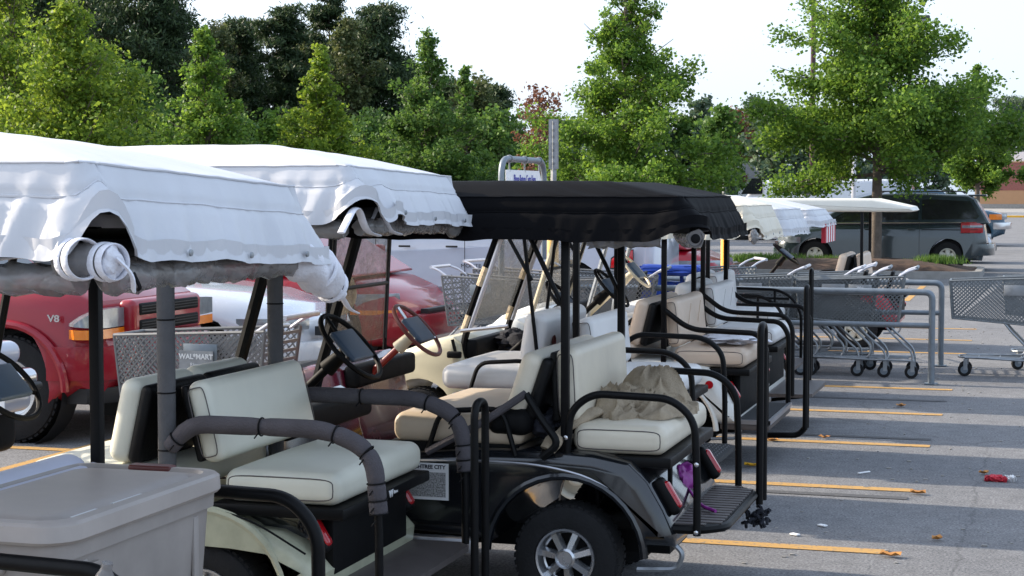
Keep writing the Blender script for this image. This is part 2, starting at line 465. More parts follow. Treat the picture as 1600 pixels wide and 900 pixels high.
    def prism(s, poly, y0, y1, b=0.0, rings=3, mult=None, plane='xz', yf=None):
        """poly in (x,z) extruded along y with rounded side edges of size b"""
        P = [Vector((p[0], p[1])) for p in poly]
        n = len(P)
        area = sum(P[i].x * P[(i + 1) % n].y - P[(i + 1) % n].x * P[i].y for i in range(n))
        sg = 1 if area > 0 else -1
        nr = []
        for i in range(n):
            a = (P[i] - P[i - 1]); c = (P[(i + 1) % n] - P[i])
            na = Vector((a.y, -a.x)); nc = Vector((c.y, -c.x))
            if na.length > 0: na.normalize()
            if nc.length > 0: nc.normalize()
            v = na + nc
            if v.length < 1e-6: v = na
            v.normalize()
            d = max(0.5, v.dot(na))
            nr.append(v * sg / d)
        mult = mult or [1] * n
        secs = []
        if b > 0:
            for k in range(rings + 1):
                a = math.pi / 2 * k / rings
                secs.append((y0 + b * (1 - math.sin(a)), b * (1 - math.cos(a)) ))
            secs = [(y0 + b * (1 - math.cos(math.pi / 2 * k / rings)), b * (1 - math.sin(math.pi / 2 * k / rings))) for k in range(rings + 1)]
            secs2 = [(y1 - (yy - y0), ins) for yy, ins in reversed(secs)]
            secs = secs + secs2
        else: secs = [(y0, 0), (y1, 0)]
        V = []
        for yy, ins in secs:
            for i in range(n):
                p = P[i] - nr[i] * ins * mult[i]
                y = yy if yf is None else yf(yy, p.x, p.y)
                V.append((p.x, y, p.y))
        Fc = []
        for k in range(len(secs) - 1):
            for i in range(n):
                j = (i + 1) % n
                Fc.append((k * n + i, k * n + j, (k + 1) * n + j, (k + 1) * n + i))
        Fc.append(tuple(range(n - 1, -1, -1))); Fc.append(tuple((len(secs) - 1) * n + i for i in range(n)))
        return s.add(V, Fc)
    def xf(s, mtx):
        s.v = [tuple(mtx @ Vector(v)) for v in s.v]
        return s
    def mesh(s, name, angle=38):
        me = bpy.data.meshes.new(name)
        me.from_pydata(s.v, [], s.f)
        bm = bmesh.new(); bm.from_mesh(me)
        bmesh.ops.recalc_face_normals(bm, faces=bm.faces)
        bm.to_mesh(me); bm.free()
        me.polygons.foreach_set('use_smooth', [True] * len(me.polygons))
        try: me.set_sharp_from_angle(angle=R(angle))
        except Exception: pass
        me.update()
        return me
    def build(s, name, m, parent=None, label=None, angle=38):
        o = bpy.data.objects.new(name, s.mesh(name, angle))
        o.data.materials.append(M[m] if isinstance(m, str) else m)
        COL.objects.link(o)
        if parent is not None: o.parent = parent
        if label: o['label'] = label
        return o

def fillet(P, rad, n=5):
    out = [P[0]]
    for i in range(1, len(P) - 1):
        a, b, c = P[i - 1], P[i], P[i + 1]
        d1 = (a - b); d2 = (c - b)
        l = min(rad, d1.length * 0.48, d2.length * 0.48)
        p1 = b + d1.normalized() * l; p2 = b + d2.normalized() * l
        for k in range(n + 1):
            t = k / n
            out.append(p1 * (1 - t) ** 2 + b * 2 * t * (1 - t) + p2 * t * t)
    out.append(P[-1])
    return out

def tag(o, label=None, cat=None, group=None, kind=None):
    if label: o['label'] = label
    if cat: o['category'] = cat
    if group: o['group'] = group
    if kind: o['kind'] = kind
    return o
def empty(name, loc, label, cat, group=None, rz=0.0):
    o = bpy.data.objects.new(name, None)
    COL.objects.link(o)
    o.location = loc; o.rotation_euler = (0, 0, rz)
    o.empty_display_size = 0.2
    return tag(o, label, cat, group)
def inst(name, me, parent=None, loc=(0, 0, 0), rot=(0, 0, 0)):
    o = bpy.data.objects.new(name, me)
    COL.objects.link(o)
    o.location = loc; o.rotation_euler = rot
    if parent is not None: o.parent = parent
    return o
def copy_tree(o, parent=None):
    c = o.copy(); COL.objects.link(c)
    if parent is not None: c.parent = parent
    for ch in [x for x in o.children]:
        copy_tree(ch, c)
    return c
def text(name, body, size, m, parent, loc, rot=(R(90), 0, 0), ext=0.0015, align='CENTER', sx=1.0, bold=0.0):
    cu = bpy.data.curves.new(name, 'FONT')
    cu.body = body; cu.size = size; cu.extrude = ext; cu.align_x = align; cu.align_y = 'CENTER'
    cu.resolution_u = 3; cu.offset = bold
    t = bpy.data.objects.new(name, cu)
    COL.objects.link(t)
    dg = bpy.context.evaluated_depsgraph_get()
    me = bpy.data.meshes.new_from_object(t.evaluated_get(dg))
    bpy.data.objects.remove(t)
    me.name = name
    me.materials.clear(); me.materials.append(M[m])
    o = inst(name, me, parent, loc, rot)
    o.scale = (sx, 1, 1)
    return o
def Ry(a): return Matrix.Rotation(R(a), 3, 'Y')
def Rz(a): return Matrix.Rotation(R(a), 3, 'Z')
def Rx(a): return Matrix.Rotation(R(a), 3, 'X')
def loc_at(px, D):
    """ground x,y of a far thing seen at picture column px, D metres away"""
    a = (px - 800) / 2680
    return (-0.289 * D + 0.957 * a * D, 0.957 * D + 0.289 * a * D)

# ---------------------------------------------------------------- setting: ground, markings, island
g = MB()
xs = [-900, -200, -60, -30, -15, -8, -4, 0, 4, 8, 20, 60, 200, 900]
ys = [-60, -20, -5, 0, 5, 10, 15, 20, 30, 45, 70, 120, 250, 900]
g.add([(x, y, 0) for y in ys for x in xs], [(j * len(xs) + i, j * len(xs) + i + 1, (j + 1) * len(xs) + i + 1, (j + 1) * len(xs) + i) for j in range(len(ys) - 1) for i in range(len(xs) - 1)])
tag(g.build('asphalt_ground', 'asphalt'), kind='structure', label='grey asphalt of the parking lot, worn and speckled')

def sheet(name, x0, x1, y0, y1, z, m):
    o = MB().add([(x0, y0, z), (x1, y0, z), (x1, y1, z), (x0, y1, z)], [(0, 1, 2, 3)]).build(name, m)
    return tag(o, kind='structure')
for y in [1.3, 3.14, 4.97, 6.78, 8.60, 10.45, 12.33, 14.12, 15.95, 19.6, 21.4, 23.2]:
    sheet('parking_stripe', -4.9, -0.65, y - 0.055, y + 0.055, 0.004, 'stripe')
for y in [10.17, 12.67, 15.05]:
    sheet('blacked_out_stripe', -4.9, -0.66, y - 0.045, y + 0.045, 0.004, 'tar')
sheet('parking_line', -6.36, -6.25, -2, 27, 0.004, 'stripe')
for k in range(10):
    y = 10.42 - 2.72 * 3 + 2.72 * k
    sheet('parking_stripe', -11.5, -6.365, y - 0.055, y + 0.055, 0.004, 'stripe')
for k in range(7):
    sheet('parking_stripe', -2 + 2.75 * k, -1.89 + 2.75 * k, 29.0, 33.8, 0.004, 'stripe')

# planted island
def island():
    x0, x1, y0, y1 = -6.9, -0.95, 36.7, 39.9
    outer = []; 
    def rr(x0, x1, y0, y1, rad, n=6):
        pts = []
        for (cx, cy, a0) in ((x1 - rad, y0 + rad, -90), (x1 - rad, y1 - rad, 0), (x0 + rad, y1 - rad, 90), (x0 + rad, y0 + rad, 180)):
            for k in range(n + 1):
                a = R(a0 + 90 * k / n)
                pts.append((cx + rad * math.cos(a), cy + rad * math.sin(a)))
        return pts
    A = rr(x0, x1, y0, y1, 0.6); B = rr(x0 + 0.15, x1 - 0.15, y0 + 0.15, y1 - 0.15, 0.5)
    n = len(A)
    v = [(x, y, 0.0) for x, y in A] + [(x, y, 0.15) for x, y in A] + [(x, y, 0.15) for x, y in B] + [(x, y, 0.0) for x, y in B]
    f = []
    for i in range(n):
        j = (i + 1) % n
        f += [(i, j, n + j, n + i), (n + i, n + j, 2 * n + j, 2 * n + i), (2 * n + i, 2 * n + j, 3 * n + j, 3 * n + i)]
    tag(MB().add(v, f).build('island_kerb', 'kerb'), kind='structure')
    # mounded mulch
    v = []; f = []
    K = 8
    for k in range(K + 1):
        t = k / K
        for i, (x, y) in enumerate(B):
            cx, cy = (x0 + x1) / 2, (y0 + y1) / 2
            z = 0.12 + 0.22 * math.sin(min(1, t * 1.6) * math.pi / 2) + rnd.uniform(-0.02, 0.02)
            v.append((x + (cx - x) * t * 0.999, y + (cy - y) * t * 0.999, z))
    for k in range(K):
        for i in range(n):
            j = (i + 1) % n
            f.append((k * n + i, k * n + j, (k + 1) * n + j, (k + 1) * n + i))
    tag(MB().add(v, f).build('mulch_bed', 'mulch'), kind='structure')
    # grass tufts
    gv = MB(); rg = random.Random(3)
    for cx, cy, rx, ry, n_, hh in ((-5.6, 38.3, .8, .5, 1300, .15), (-4.3, 38.5, .6, .4, 700, .12), (-1.9, 38.4, .45, .35, 800, .15), (-6.2, 38.7, .5, .4, 500, .13)):
        for _ in range(n_):
            x = cx + rg.gauss(0, rx * 0.55); y = cy + rg.gauss(0, ry * 0.55)
            if not (x0 + .2 < x < x1 - .2 and y0 + .2 < y < y1 - .2): continue
            h = hh * rg.uniform(0.6, 1.5); a = rg.uniform(0, 6.28); w = 0.015
            dx, dy = math.cos(a) * w, math.sin(a) * w
            lx, ly = rg.gauss(0, .05), rg.gauss(0, .05)
            z = 0.26
            gv.add([(x - dx, y - dy, z), (x + dx, y + dy, z), (x + lx, y + ly, z + h)], [(0, 1, 2)])
    tag(gv.build('grass', 'leaf_mid'), kind='stuff', label='tufts of green grass on the mulch bed')
island()
# light patch of gravelly verge and kerb at the back of the lot
x, y = loc_at(1500, 140)
k = MB().box(-60, 260, 132, 132.3, 0, 0.14)
tag(k.build('far_kerb', 'yellow_paint'), kind='structure')
v = MB().box(-160, 260, 132.31, 300, 0, 0.10)
tag(v.build('far_verge', 'kerb'), kind='structure')
gb = MB().add([(-260, 60, .006), (-14, 60, .006), (-14, 300, .006), (-260, 300, .006)], [(0, 1, 2, 3)])
tag(gb.build('grass_bank', 'grass'), kind='structure')
# ---------------------------------------------------------------- golf carts (nose towards -x)
def arc(cx, cz, r, a0, a1, n=12):
    return [(cx + r * math.cos(R(a0 + (a1 - a0) * k / n)), cz + r * math.sin(R(a0 + (a1 - a0) * k / n))) for k in range(n + 1)]

_wheel = {}
def wheel_mesh(kind, r=0.229, w=0.19):
    """axis y, outer side -y; returns tyre mesh and rim mesh"""
    key = (kind, r, w)
    if key in _wheel: return _wheel[key]
    rr = r * 0.56
    t = MB().lathe([(rr, -w * .40), (rr * 1.06, -w * .47), (r * .80, -w * .5), (r * .95, -w * .42), (r * .99, -w * .30), (r, -w * .12), (r, w * .12), (r * .99, w * .30), (r * .95, w * .42), (r * .80, w * .5), (rr * 1.06, w * .47), (rr, w * .40)], (0, 0, 0), (0, 1, 0), 40)
    # tread blocks
    for k in range(44):
        a = 2 * math.pi * k / 44
        for sy in (-1, 1):
            c, s_ = math.cos(a), math.sin(a)
            m = Matrix(((c, 0, -s_), (0, 1, 0), (s_, 0, c)))
            b = MB().box(r * .955, r * 1.004, sy * w * .27 - w * .10, sy * w * .27 + w * .10, -r * .045, r * .045)
            t.add([m @ Vector(v) for v in b.v], b.f)
    tm = t.mesh('tyre'); tm.materials.append(M['rubber'])
    q = MB()
    q.lathe([(rr * 1.03, -w * .42), (rr * 1.0, -w * .47), (rr * .93, -w * .46), (rr * .88, -w * .36), (rr * .86, -w * .16), (rr * .80, -w * .14)] + ([] if kind.startswith('spoke') else [(0, -w * .20)]), (0, 0, 0), (0, 1, 0), 40)
    if kind == 'spoke7' or kind == 'spoke5':
        n = 7 if kind == 'spoke7' else 5
        for k in range(n):
            a = 2 * math.pi * k / n + .3
            m = Matrix(((math.cos(a), 0, -math.sin(a)), (0, 1, 0), (math.sin(a), 0, math.cos(a))))
            wd = rr * (.085 if n == 7 else .17)
            P = [(rr * .30, -w * .40, -wd), (rr * .92, -w * .33, -wd * 1.2), (rr * .92, -w * .33, wd * 1.2), (rr * .30, -w * .40, wd),
                 (rr * .30, -w * .20, -wd * 1.8), (rr * .92, -w * .20, -wd * 2.1), (rr * .92, -w * .20, wd * 2.1), (rr * .30, -w * .20, wd * 1.8)]
            q.add([m @ Vector(p) for p in P], [(0, 1, 2, 3), (4, 7, 6, 5), (0, 4, 5, 1), (2, 6, 7, 3), (0, 3, 7, 4), (1, 5, 6, 2)])
        q.lathe([(rr * .34, -w * .20), (rr * .34, -w * .44), (rr * .27, -w * .48), (rr * .24, -w * .44), (0, -w * .44)], (0, 0, 0), (0, 1, 0), 24)
    elif kind == 'cover':
        for k in range(10):
            a = 2 * math.pi * k / 10
            q.rbox(rr * .62 * math.cos(a), -w * .26, rr * .62 * math.sin(a), rr * .2, w * .12, rr * .2, rr * .09, 2)
        q.lathe([(rr * .45, -w * .20), (rr * .40, -w * .38), (rr * .25, -w * .42), (0, -w * .43)], (0, 0, 0), (0, 1, 0), 24)
    else:
        q.lathe([(rr * .45, -w * .20), (rr * .42, -w * .34), (rr * .30, -w * .36), (rr * .22, -w * .30), (0, -w * .30)], (0, 0, 0), (0, 1, 0), 24)
        for k in range(5):
            a = 2 * math.pi * k / 5
            q.lathe([(rr * .06, -w * .30), (rr * .05, -w * .42), (0, -w * .42)], (rr * .32 * math.cos(a), 0, rr * .32 * math.sin(a)), (0, 1, 0), 8)
    rm = q.mesh('rim'); rm.materials.append(M['rim_white'] if kind in ('white', 'spoke5') else M['rim'])
    _wheel[key] = (tm, rm)
    return _wheel[key]
def put_wheel(root, x, y, z, kind, r=0.229, w=0.19, side=-1):
    tm, rm = wheel_mesh(kind, r, w)
    t = inst('wheel', tm, root, (x, y, z), (0, 0, 0 if side < 0 else math.pi))
    if kind.startswith('spoke'):
        kb = ('disc', r, w)
        if kb not in _wheel:
            me = MB().lathe([(r * .50, -w * .10), (0, -w * .10)], (0, 0, 0), (0, 1, 0), 24).mesh('brake_disc'); me.materials.append(M['black_plastic']); _wheel[kb] = me
        inst('brake_disc', _wheel[kb], t)
    inst('rim', rm, t)
    return t

def fold(s, seed):
    q = random.Random(seed); a = [q.uniform(0, 6.28) for _ in range(6)]
    return (math.sin(s * 8 + a[0]) * .5 + math.sin(s * 21 + a[1]) * .6 + math.sin(s * 43 + a[2]) * .55 + math.sin(s * 71 + a[3]) * .42 + math.sin(s * 113 + a[4]) * .25)

def roof_cover(root, x0, x1, hw, ztop, zedge, zhem, m, seed, notches=(), inset=(.36, .16), flare=.02, amp=.012, name='roof_cover', label=None, slack=0.0, bell=0.0, tilt=0.0):
    """x0 front (low x), x1 rear; draped cover with a folded skirt; notches: list of (perimeter point x,y, rise, width)"""
    cx = (x0 + x1) / 2; hx = (x1 - x0) / 2
    nx, ny, nc = 130, 70, 10
    def ringpts(ax, ay, rad):
        pts = []
        # start at corner (+x,-y) going to (+x,+y)...
        def corner(px, py, a0):
            return [(px + rad * math.cos(R(a0 + 90 * k / nc)), py + rad * math.sin(R(a0 + 90 * k / nc))) for k in range(nc)]
        pts += corner(ax - rad, -ay + rad, -90)
        pts += [(ax, -ay + rad + (2 * ay - 2 * rad) * k / ny) for k in range(ny)]
        pts += corner(ax - rad, ay - rad, 0)
        pts += [(ax - rad - (2 * ax - 2 * rad) * k / nx, ay) for k in range(nx)]
        pts += corner(-ax + rad, ay - rad, 90)
        pts += [(-ax, ay - rad - (2 * ay - 2 * rad) * k / ny) for k in range(ny)]
        pts += corner(-ax + rad, -ay + rad, 180)
        pts += [(-ax + rad + (2 * ax - 2 * rad) * k / nx, -ay) for k in range(nx)]
        return pts
    base = ringpts(hx, hw, .11)
    n = len(base)
    # perimeter length and outward normals
    S = [0]
    for i in range(1, n): S.append(S[-1] + math.dist(base[i], base[i - 1]))
    nor = []
    for i in range(n):
        a = base[i - 1]; b = base[(i + 1) % n]
        t = Vector((b[0] - a[0], b[1] - a[1])).normalized()
        nor.append(Vector((t.y, -t.x)))
    V = []; Fc = []
    rg = random.Random(seed)
    tops = [(inset[0] + .9 * 0, inset[1], ztop)]
    rings = []
    for (fx, fy, z) in ((.55, .75, ztop + .004), (.9, .9, ztop + .002), (1, 1, ztop)):
        ax = (hx - inset[0]) * fx; ay = (hw - inset[1]) * fy
        rings.append([(p[0], p[1], z + .0015 * fold(p[0] * .6 + p[1] * .3, seed)) for p in ringpts(ax, ay, .05)])
    for t in (.33, .66, .9):
        ax = hx - bell - (inset[0] - bell) * (1 - t); ay = hw - bell * .45 - (inset[1] - bell * .45) * (1 - t)
        z = ztop + (zedge - ztop) * (t ** 1.15)
        pts = ringpts(ax, ay, .08)
        rings.append([(p[0], p[1], z + (.0018 * fold(S[i] * .5, seed + 5) - slack * math.sin(math.pi * t)) ) for i, p in enumerate(pts)])
    rings.append([(base[i][0] - nor[i].x * bell * (abs(nor[i].x) + .45 * abs(nor[i].y)), base[i][1] - nor[i].y * bell * (abs(nor[i].x) + .45 * abs(nor[i].y)), zedge + .0008 * fold(S[i], seed)) for i in range(n)])
    hem = []
    for i in range(n):
        h = zhem + .005 * fold(S[i] * .35, seed + 9)
        for (qx, qy, rise, wd) in notches:
            d = math.dist(base[i], (qx - cx, qy))
            h += rise * math.exp(-(d / wd) ** 2.4)
        hem.append(h)
    K = 14
    for k in range(1, K + 1):
        t = k / K
        ring = []
        for i in range(n):
            z = zedge + (hem[i] - zedge) * t
            dz = (zedge - z)
            o = -bell * (1 - t) ** 1.15 * (abs(nor[i].x) + .45 * abs(nor[i].y)) + flare * t + amp * min(1, t * 1.4) * fold(S[i] + dz * .45 * (1 + .3 * math.sin(S[i] * 5)), seed) * .9
            if k == 5: o -= .007
            for (qx, qy, rise, wd) in notches:
                d = math.dist(base[i], (qx - cx, qy))
                o += .012 * t * math.exp(-(d / (wd * 1.2)) ** 2)
            ring.append((base[i][0] + nor[i].x * o, base[i][1] + nor[i].y * o, z))
        rings.append(ring)
    # turned-in hem
    last = rings[-1]
    rings.append([(last[i][0] - nor[i].x * .008, last[i][1] - nor[i].y * .008, last[i][2] + .002) for i in range(n)])
    rings.append([(last[i][0] - nor[i].x * .008, last[i][1] - nor[i].y * .008, last[i][2] + .05) for i in range(n)])
    for r_ in rings: V += [(p[0] + cx, p[1], p[2] - tilt * p[1]) for p in r_]
    for k in range(len(rings) - 1):
        for i in range(n):
            j = (i + 1) % n
            Fc.append((k * n + i, k * n + j, (k + 1) * n + j, (k + 1) * n + i))
    Fc.append(tuple(range(n)))
    o = MB().add(V, Fc).build(name, m, root, label, angle=50)
    if m != 'cover_black' or True:
        for ri in (6, 11):
            MB().tube([(q[0] + cx + nor[i].x * .001, q[1] + nor[i].y * .001, q[2] - tilt * q[1]) for i, q in enumerate(rings[ri])][::2], .0035, 5, closed=True).build('seam_piping', m, o)
    # snaps along the hem
    if m != 'cover_black':
        for i in (nc + 14, nc + 38, nc + 62, n - 22, n - 60, n - 100):
            p = last[i % n]
            nn = nor[i % n]
            MB().lathe([(.009, 0), (.008, .005), (0, .006)], (p[0] + cx + nn.x * .002, p[1] + nn.y * .002, p[2] + .022 - tilt * p[1]), (nn.x, nn.y, 0), 10).build('snap', 'steel', o)
    # piping seam line
    return o

def lumpy_roll(root, pts, r, seed, m='clear_roll', name='rolled_curtain'):
    P = fillet([Vector(p) for p in pts], .12, 6)
    # subdivide
    Q = []
    for i in range(len(P) - 1):
        k = max(1, int((P[i + 1] - P[i]).length / .03))
        for j in range(k): Q.append(P[i].lerp(P[i + 1], j / k))
    Q.append(P[-1])
    b = MB().tube(Q, r, 14, r2=lambda t: r * (1 + .22 * fold(t * 3.1, seed) * .5))
    rg = random.Random(seed)
    b.v = [(v[0] + rg.uniform(-1, 1) * .006, v[1] + rg.uniform(-1, 1) * .006, v[2] + rg.uniform(-1, 1) * .007) for v in b.v]
    return b.build(name, m, root, angle=80)

from mathutils import noise as mnoise
def blob_cloth(b, c, size, seed, amp=.25, seg=26, rings=16, freq=3.0, flat_bottom=None):
    """crumpled cloth lump: ellipsoid displaced by folded ridges"""
    o = Vector((seed * 3.7, seed * 1.3, seed * 7.1))
    V = []; Fc = []
    for i in range(rings + 1):
        th = math.pi * i / rings
        for k in range(seg):
            a = 2 * math.pi * k / seg
            d = Vector((math.sin(th) * math.cos(a), math.sin(th) * math.sin(a), math.cos(th)))
            w = d + mnoise.noise_vector(d * 1.5 + o) * .5
            r1 = mnoise.noise(w * freq * .5 + o)
            r2 = 1 - abs(mnoise.noise(w * freq * .75 + o * 2)) * 3.2
            r3 = 1 - abs(mnoise.noise(w * freq * 1.7 + o * 3)) * 3.2
            s_ = 1 + amp * (.75 * r1 + .42 * r2 + .16 * r3)
            p = Vector((d.x * size[0], d.y * size[1], d.z * size[2])) * s_
            V.append((p.x + c[0], p.y + c[1], p.z + c[2]))
    for i in range(rings):
        for k in range(seg):
            k2 = (k + 1) % seg
            Fc.append((i * seg + k, i * seg + k2, (i + 1) * seg + k2, (i + 1) * seg + k))
    b.add(V, Fc)
    return b

def golf_cart(AX, YC, label, **o):
    W = o.get('W', .56)
    root = empty('golf_cart', (AX, YC, 0), label, 'golf cart', 'golf carts parked in a row')
    body = o.get('body', 'cream_body'); seat = o.get('seat', 'cream_vinyl')
    sh = o.get('shell', 'black_vinyl')
    tube = o.get('tube', 'black')
    wk = o.get('wheel', 'cover')
    # rear body shell with wheel arch
    poly = [(.34, .30), (.47, .30), (.475, .36), (.43, .46), (.36, .58), (.28, .655), (.12, .685), (-.10, .695), (-.40, .69), (-.72, .665), (-.80, .62), (-.82, .40), (-.82, .31), (-.42, .29)] + arc(0, .24, .33, 172, 12, 14)
    mult = [1] * 14 + [.05] * 15
    bs = o.get('bodys', 1)
    poly = [(x, .36 + (z - .36) * bs if (z > .36 and x > -.83 and i < 14) else z) for i, (x, z) in enumerate(poly)]
    bd = MB().prism(poly, -W, W, .07, 4, mult).build('body', body, root)
    # flared wheel arch lips on both sides
    for s_ in (-1, 1):
        lip = arc(0, .24, .345, 178, 2, 18)
        MB().tube([(p[0], s_ * (W - .012), p[1]) for p in lip], .018, 8).build('wheel_arch_trim', 'chrome' if o.get('chrome_arch') else body, bd)
        # body moulding line
        if o.get('stripe'):
            MB().tube([(-.80, s_ * (W + .001), .615), (-.4, s_ * (W + .001), .635), (-.1, s_ * (W + .001), .63), (.14, s_ * (W - .004), .58), (.38, s_ * (W - .012), .43)], .006, 6, fil=.12).build('body_stripe', o['stripe'], bd)
        else:
            MB().tube([(-.80, s_ * (W + .001), .56), (-.3, s_ * (W + .001), .585), (0, s_ * (W - .001), .60), (.2, s_ * (W - .006), .56), (.42, s_ * (W - .012), .44)], .004, 6, fil=.1).build('body_seam', 'black_plastic', bd)
    # front cowl
    poly = [(-1.30, .26), (-1.28, .34), (-1.36, .60), (-1.40, .84), (-1.46, .875), (-1.62, .86), (-1.92, .74), (-2.07, .60), (-2.12, .44), (-2.10, .33), (-1.99, .29)] + arc(-1.70, .24, .29, 12, 168, 12) [::1]
    poly = poly[:11] + list(reversed(arc(-1.70, .24, .29, 10, 170, 12)))
    def nose(y, x, z):
        t = max(0, min(1, (-1.35 - x) / .75))
        return y * (1 - .27 * t ** 1.4)
    mult = [1] * 11 + [.05] * 13
    # order: arc must run from front (left) back to the dash
    poly = [(-1.30, .26), (-1.28, .34), (-1.36, .60), (-1.39, .77), (-1.46, .81), (-1.62, .785), (-1.88, .69), (-2.03, .57), (-2.10, .44), (-2.10, .33), (-1.99, .27)] + arc(-1.70, .24, .28, 172, 8, 12)
    cw = MB().prism(poly, -W, W, .07, 4, mult, yf=nose).build('front_cowl', o.get('cowl', body), root)
    MB().rbox(-2.13, 0, .36, .07, .72, .11, .03, 2).build('front_bumper', 'black_plastic', cw)
    for s_ in (-1, 1):
        MB().lathe([(.0, -.01), (.045, -.008), (.055, .01), (.055, .03)], (-2.04, s_ * .27, .54), (1, 0, .35), 16).build('headlight', 'clear_lens', cw)
    cw.location.x = o.get('cowlx', 0)
    # dash with open cubby
    if o.get('dash', True): MB().rbox(-1.34, 0, .73, .10, W * 2 - .12, .13, .03, 2).build('dashboard', 'black_plastic', cw)
    # floor, sills
    MB().box(-1.34, -.80, -W + .02, W - .02, .24, .285, .01).build('floor_mat', 'rubber_mat', root)
    for s_ in (-1, 1):
        MB().box(-1.36, -.40, s_ * W - .03, s_ * W + .03, .225, .30, .015).build('side_sill', o.get('sill', 'alu'), root)
    MB().box(-1.9, .38, -.20, .20, .20, .30).build('chassis', 'black_plastic', root)
    for x in (0, -1.70):
        MB().tube([(x, -W + .1, .229), (x, W - .1, .229)], .03, 8).build('axle', 'black_plastic', root)
    # wheels
    for s_ in (-1, 1):
        put_wheel(root, 0, s_ * (W - .10), .229, wk, side=s_)
        put_wheel(root, -1.70, s_ * (W - .11), .229, wk, side=s_)
    # front seat and backrest
    sw = W - .05
    MB().rbox(-.50, 0, o.get('fz', .75), .60, 2 * sw, .135, .055, 4, bulge=.018).build('front_seat', o.get('fseat', seat), root)
    fb = o.get('fback', 'pair')
    lean = o.get('lean', 14)
    zc = o.get('backz', .935); bx_ = o.get('backx', -.185)
    hB = o.get('backh', .31)
    if fb == 'pair':
        for yc in (-sw / 2 - .003, sw / 2 + .003):
            q = MB().rbox(bx_, yc, zc, .10, sw - .012, hB, .048, 4, rot=Ry(lean)).build('front_backrest', seat, root)
            MB().rbox(bx_ + .068, yc, zc - .012, .055, sw - .02, hB - .02, .025, 2, rot=Ry(lean)).build('backrest_shell', sh, q)
    elif fb == 'bucket':
        for yc in (-sw / 2 - .003, sw / 2 + .003):
            q = MB().rbox(bx_, yc, zc, .13, sw - .03, hB + .03, .05, 4, rot=Ry(lean - 5)).build('front_backrest', seat, root)
            MB().lathe([(.0, -.004), (.03, -.003), (.035, .004)], (bx_ + .074, yc - .02, zc), (1, 0, 0), 16).build('seat_slot', 'red_rubber', q)
    else:
        q = MB().rbox(bx_, 0, zc, .11, 2 * sw - .02, hB, .05, 4, rot=Ry(lean)).build('front_backrest', o.get('bcol', seat), root)
        MB().rbox(bx_ + .068, 0, zc - .012, .055, 2 * sw - .03, hB - .02, .025, 2, rot=Ry(lean)).build('backrest_shell', sh, q)
    # hip restraint loops at the front seat
    for s_ in ((-1, 1) if o.get('hip', True) else ()):
        MB().tube([(-.62, s_ * (sw + .03), .66), (-.56, s_ * (sw + .03), .84), (-.28, s_ * (sw + .03), .86), (-.22, s_ * (sw + .03), .66)], .012, 8, fil=.06).build('hip_rail', tube, root)
    # rear seat
    if o.get('rear', True):
        rz_ = o.get('rz', .715); rbx = o.get('rbx', .035); rbl = o.get('rbl', -6)
        rc_ = o.get('rc', .285); rl_ = o.get('rl', .48)
        MB().rbox(rc_, 0, rz_, rl_, 2 * sw - .06, .125, .05, 4, bulge=.012).build('rear_seat', seat, root)
        rb = MB().rbox(rbx, 0, o.get('rbz', .935), .095, 2 * sw - .08, .32, .042, 4, rot=Ry(rbl)).build('rear_backrest', o.get('rback', seat), root)
        for s_ in (-1, 1):
            yy = s_ * (sw - .0365)
            for (par, cx_, cz_, ax_, az_, ang_) in ((None, rc_, rz_, rl_ / 2 - .025, .042, 0), (rb, rbx, o.get('rbz', .935), .036, .135, rbl)):
                pts_ = []
                for k_ in range(28):
                    t_ = 2 * math.pi * k_ / 28; c_, q_ = math.cos(t_), math.sin(t_)
                    v_ = Ry(ang_) @ Vector((ax_ * math.copysign(abs(c_) ** .35, c_), 0, az_ * math.copysign(abs(q_) ** .35, q_)))
                    pts_.append((cx_ + v_.x, yy, cz_ + v_.z))
                MB().tube(pts_, .0025, 5, closed=True).build('piping', o.get('piping', 'deck'), par if par else root)
        if o.get('backseams'):
            for yy in (-sw * .33, sw * .33):
                MB().tube([(rbx + .068, yy, 1.05), (rbx + .042, yy, .82)], .003, 6).build('seam', seat, rb)
        MB().rbox(rbx - .055, 0, o.get('rbz', .935) - .01, .03, 2 * sw - .10, .30, .012, 2, rot=Ry(rbl)).build('backrest_shell', sh, rb)
        # seat frame
        MB().box(rc_ - rl_ / 2 - .04, rc_ + rl_ / 2 + .025, -sw + .02, sw - .02, rz_ - .11, rz_ - .065, .008).build('seat_frame', tube, root)
        for s_ in (-1, 1):
            for xx in (.08, .40):
                MB().tube([(xx, s_ * .30, .30), (xx, s_ * .30, .64)], .011, 6).build('seat_support', tube, root)
        foam = o.get('foam')
        for s_ in (-1, 1):
            yy = s_ * (sw + .005)
            if o.get('rail') == 'square':
                pts = [(.0, yy, .92), (.45, yy, .91), (.58, yy, .84), (.66, yy, .70), (.66, yy, .29)]
                MB().tube(pts, .014, 8, fil=.07).build('armrest_rail', tube, root)
                MB().tube([(.0, yy, .84), (.55, yy, .83)], .012, 8).build('armrest_rail', tube, root)
                MB().tube([(.42, yy, .91), (.42, yy, .66)], .012, 8).build('armrest_rail', tube, root)
            elif o.get('rail') == 'none': pass
            elif o.get('rail') == 'drop':
                pts = [(.0, yy, 1.02), (.16, yy, .90), (.60, yy, .885), (.66, yy, .80), (.66, yy, .29)]
                MB().tube(pts, .018, 10, fil=.09, n=7).build('armrest_rail', tube, root)
            elif foam:
                pts = [(-.17, yy, .79), (-.06, yy, .905), (.50, yy, .905), (.67, yy, .84), (.70, yy, .60), (.70, yy, .29)]
                rl = MB().tube(pts, .016, 10, fil=.14, n=7).build('armrest_rail', tube, root)
                fp = fillet([Vector(p) for p in [(-.155, yy, .81), (-.06, yy, .905), (.50, yy, .905), (.68, yy, .83), (.70, yy, .60)]], .14, 7)
                L = [0]
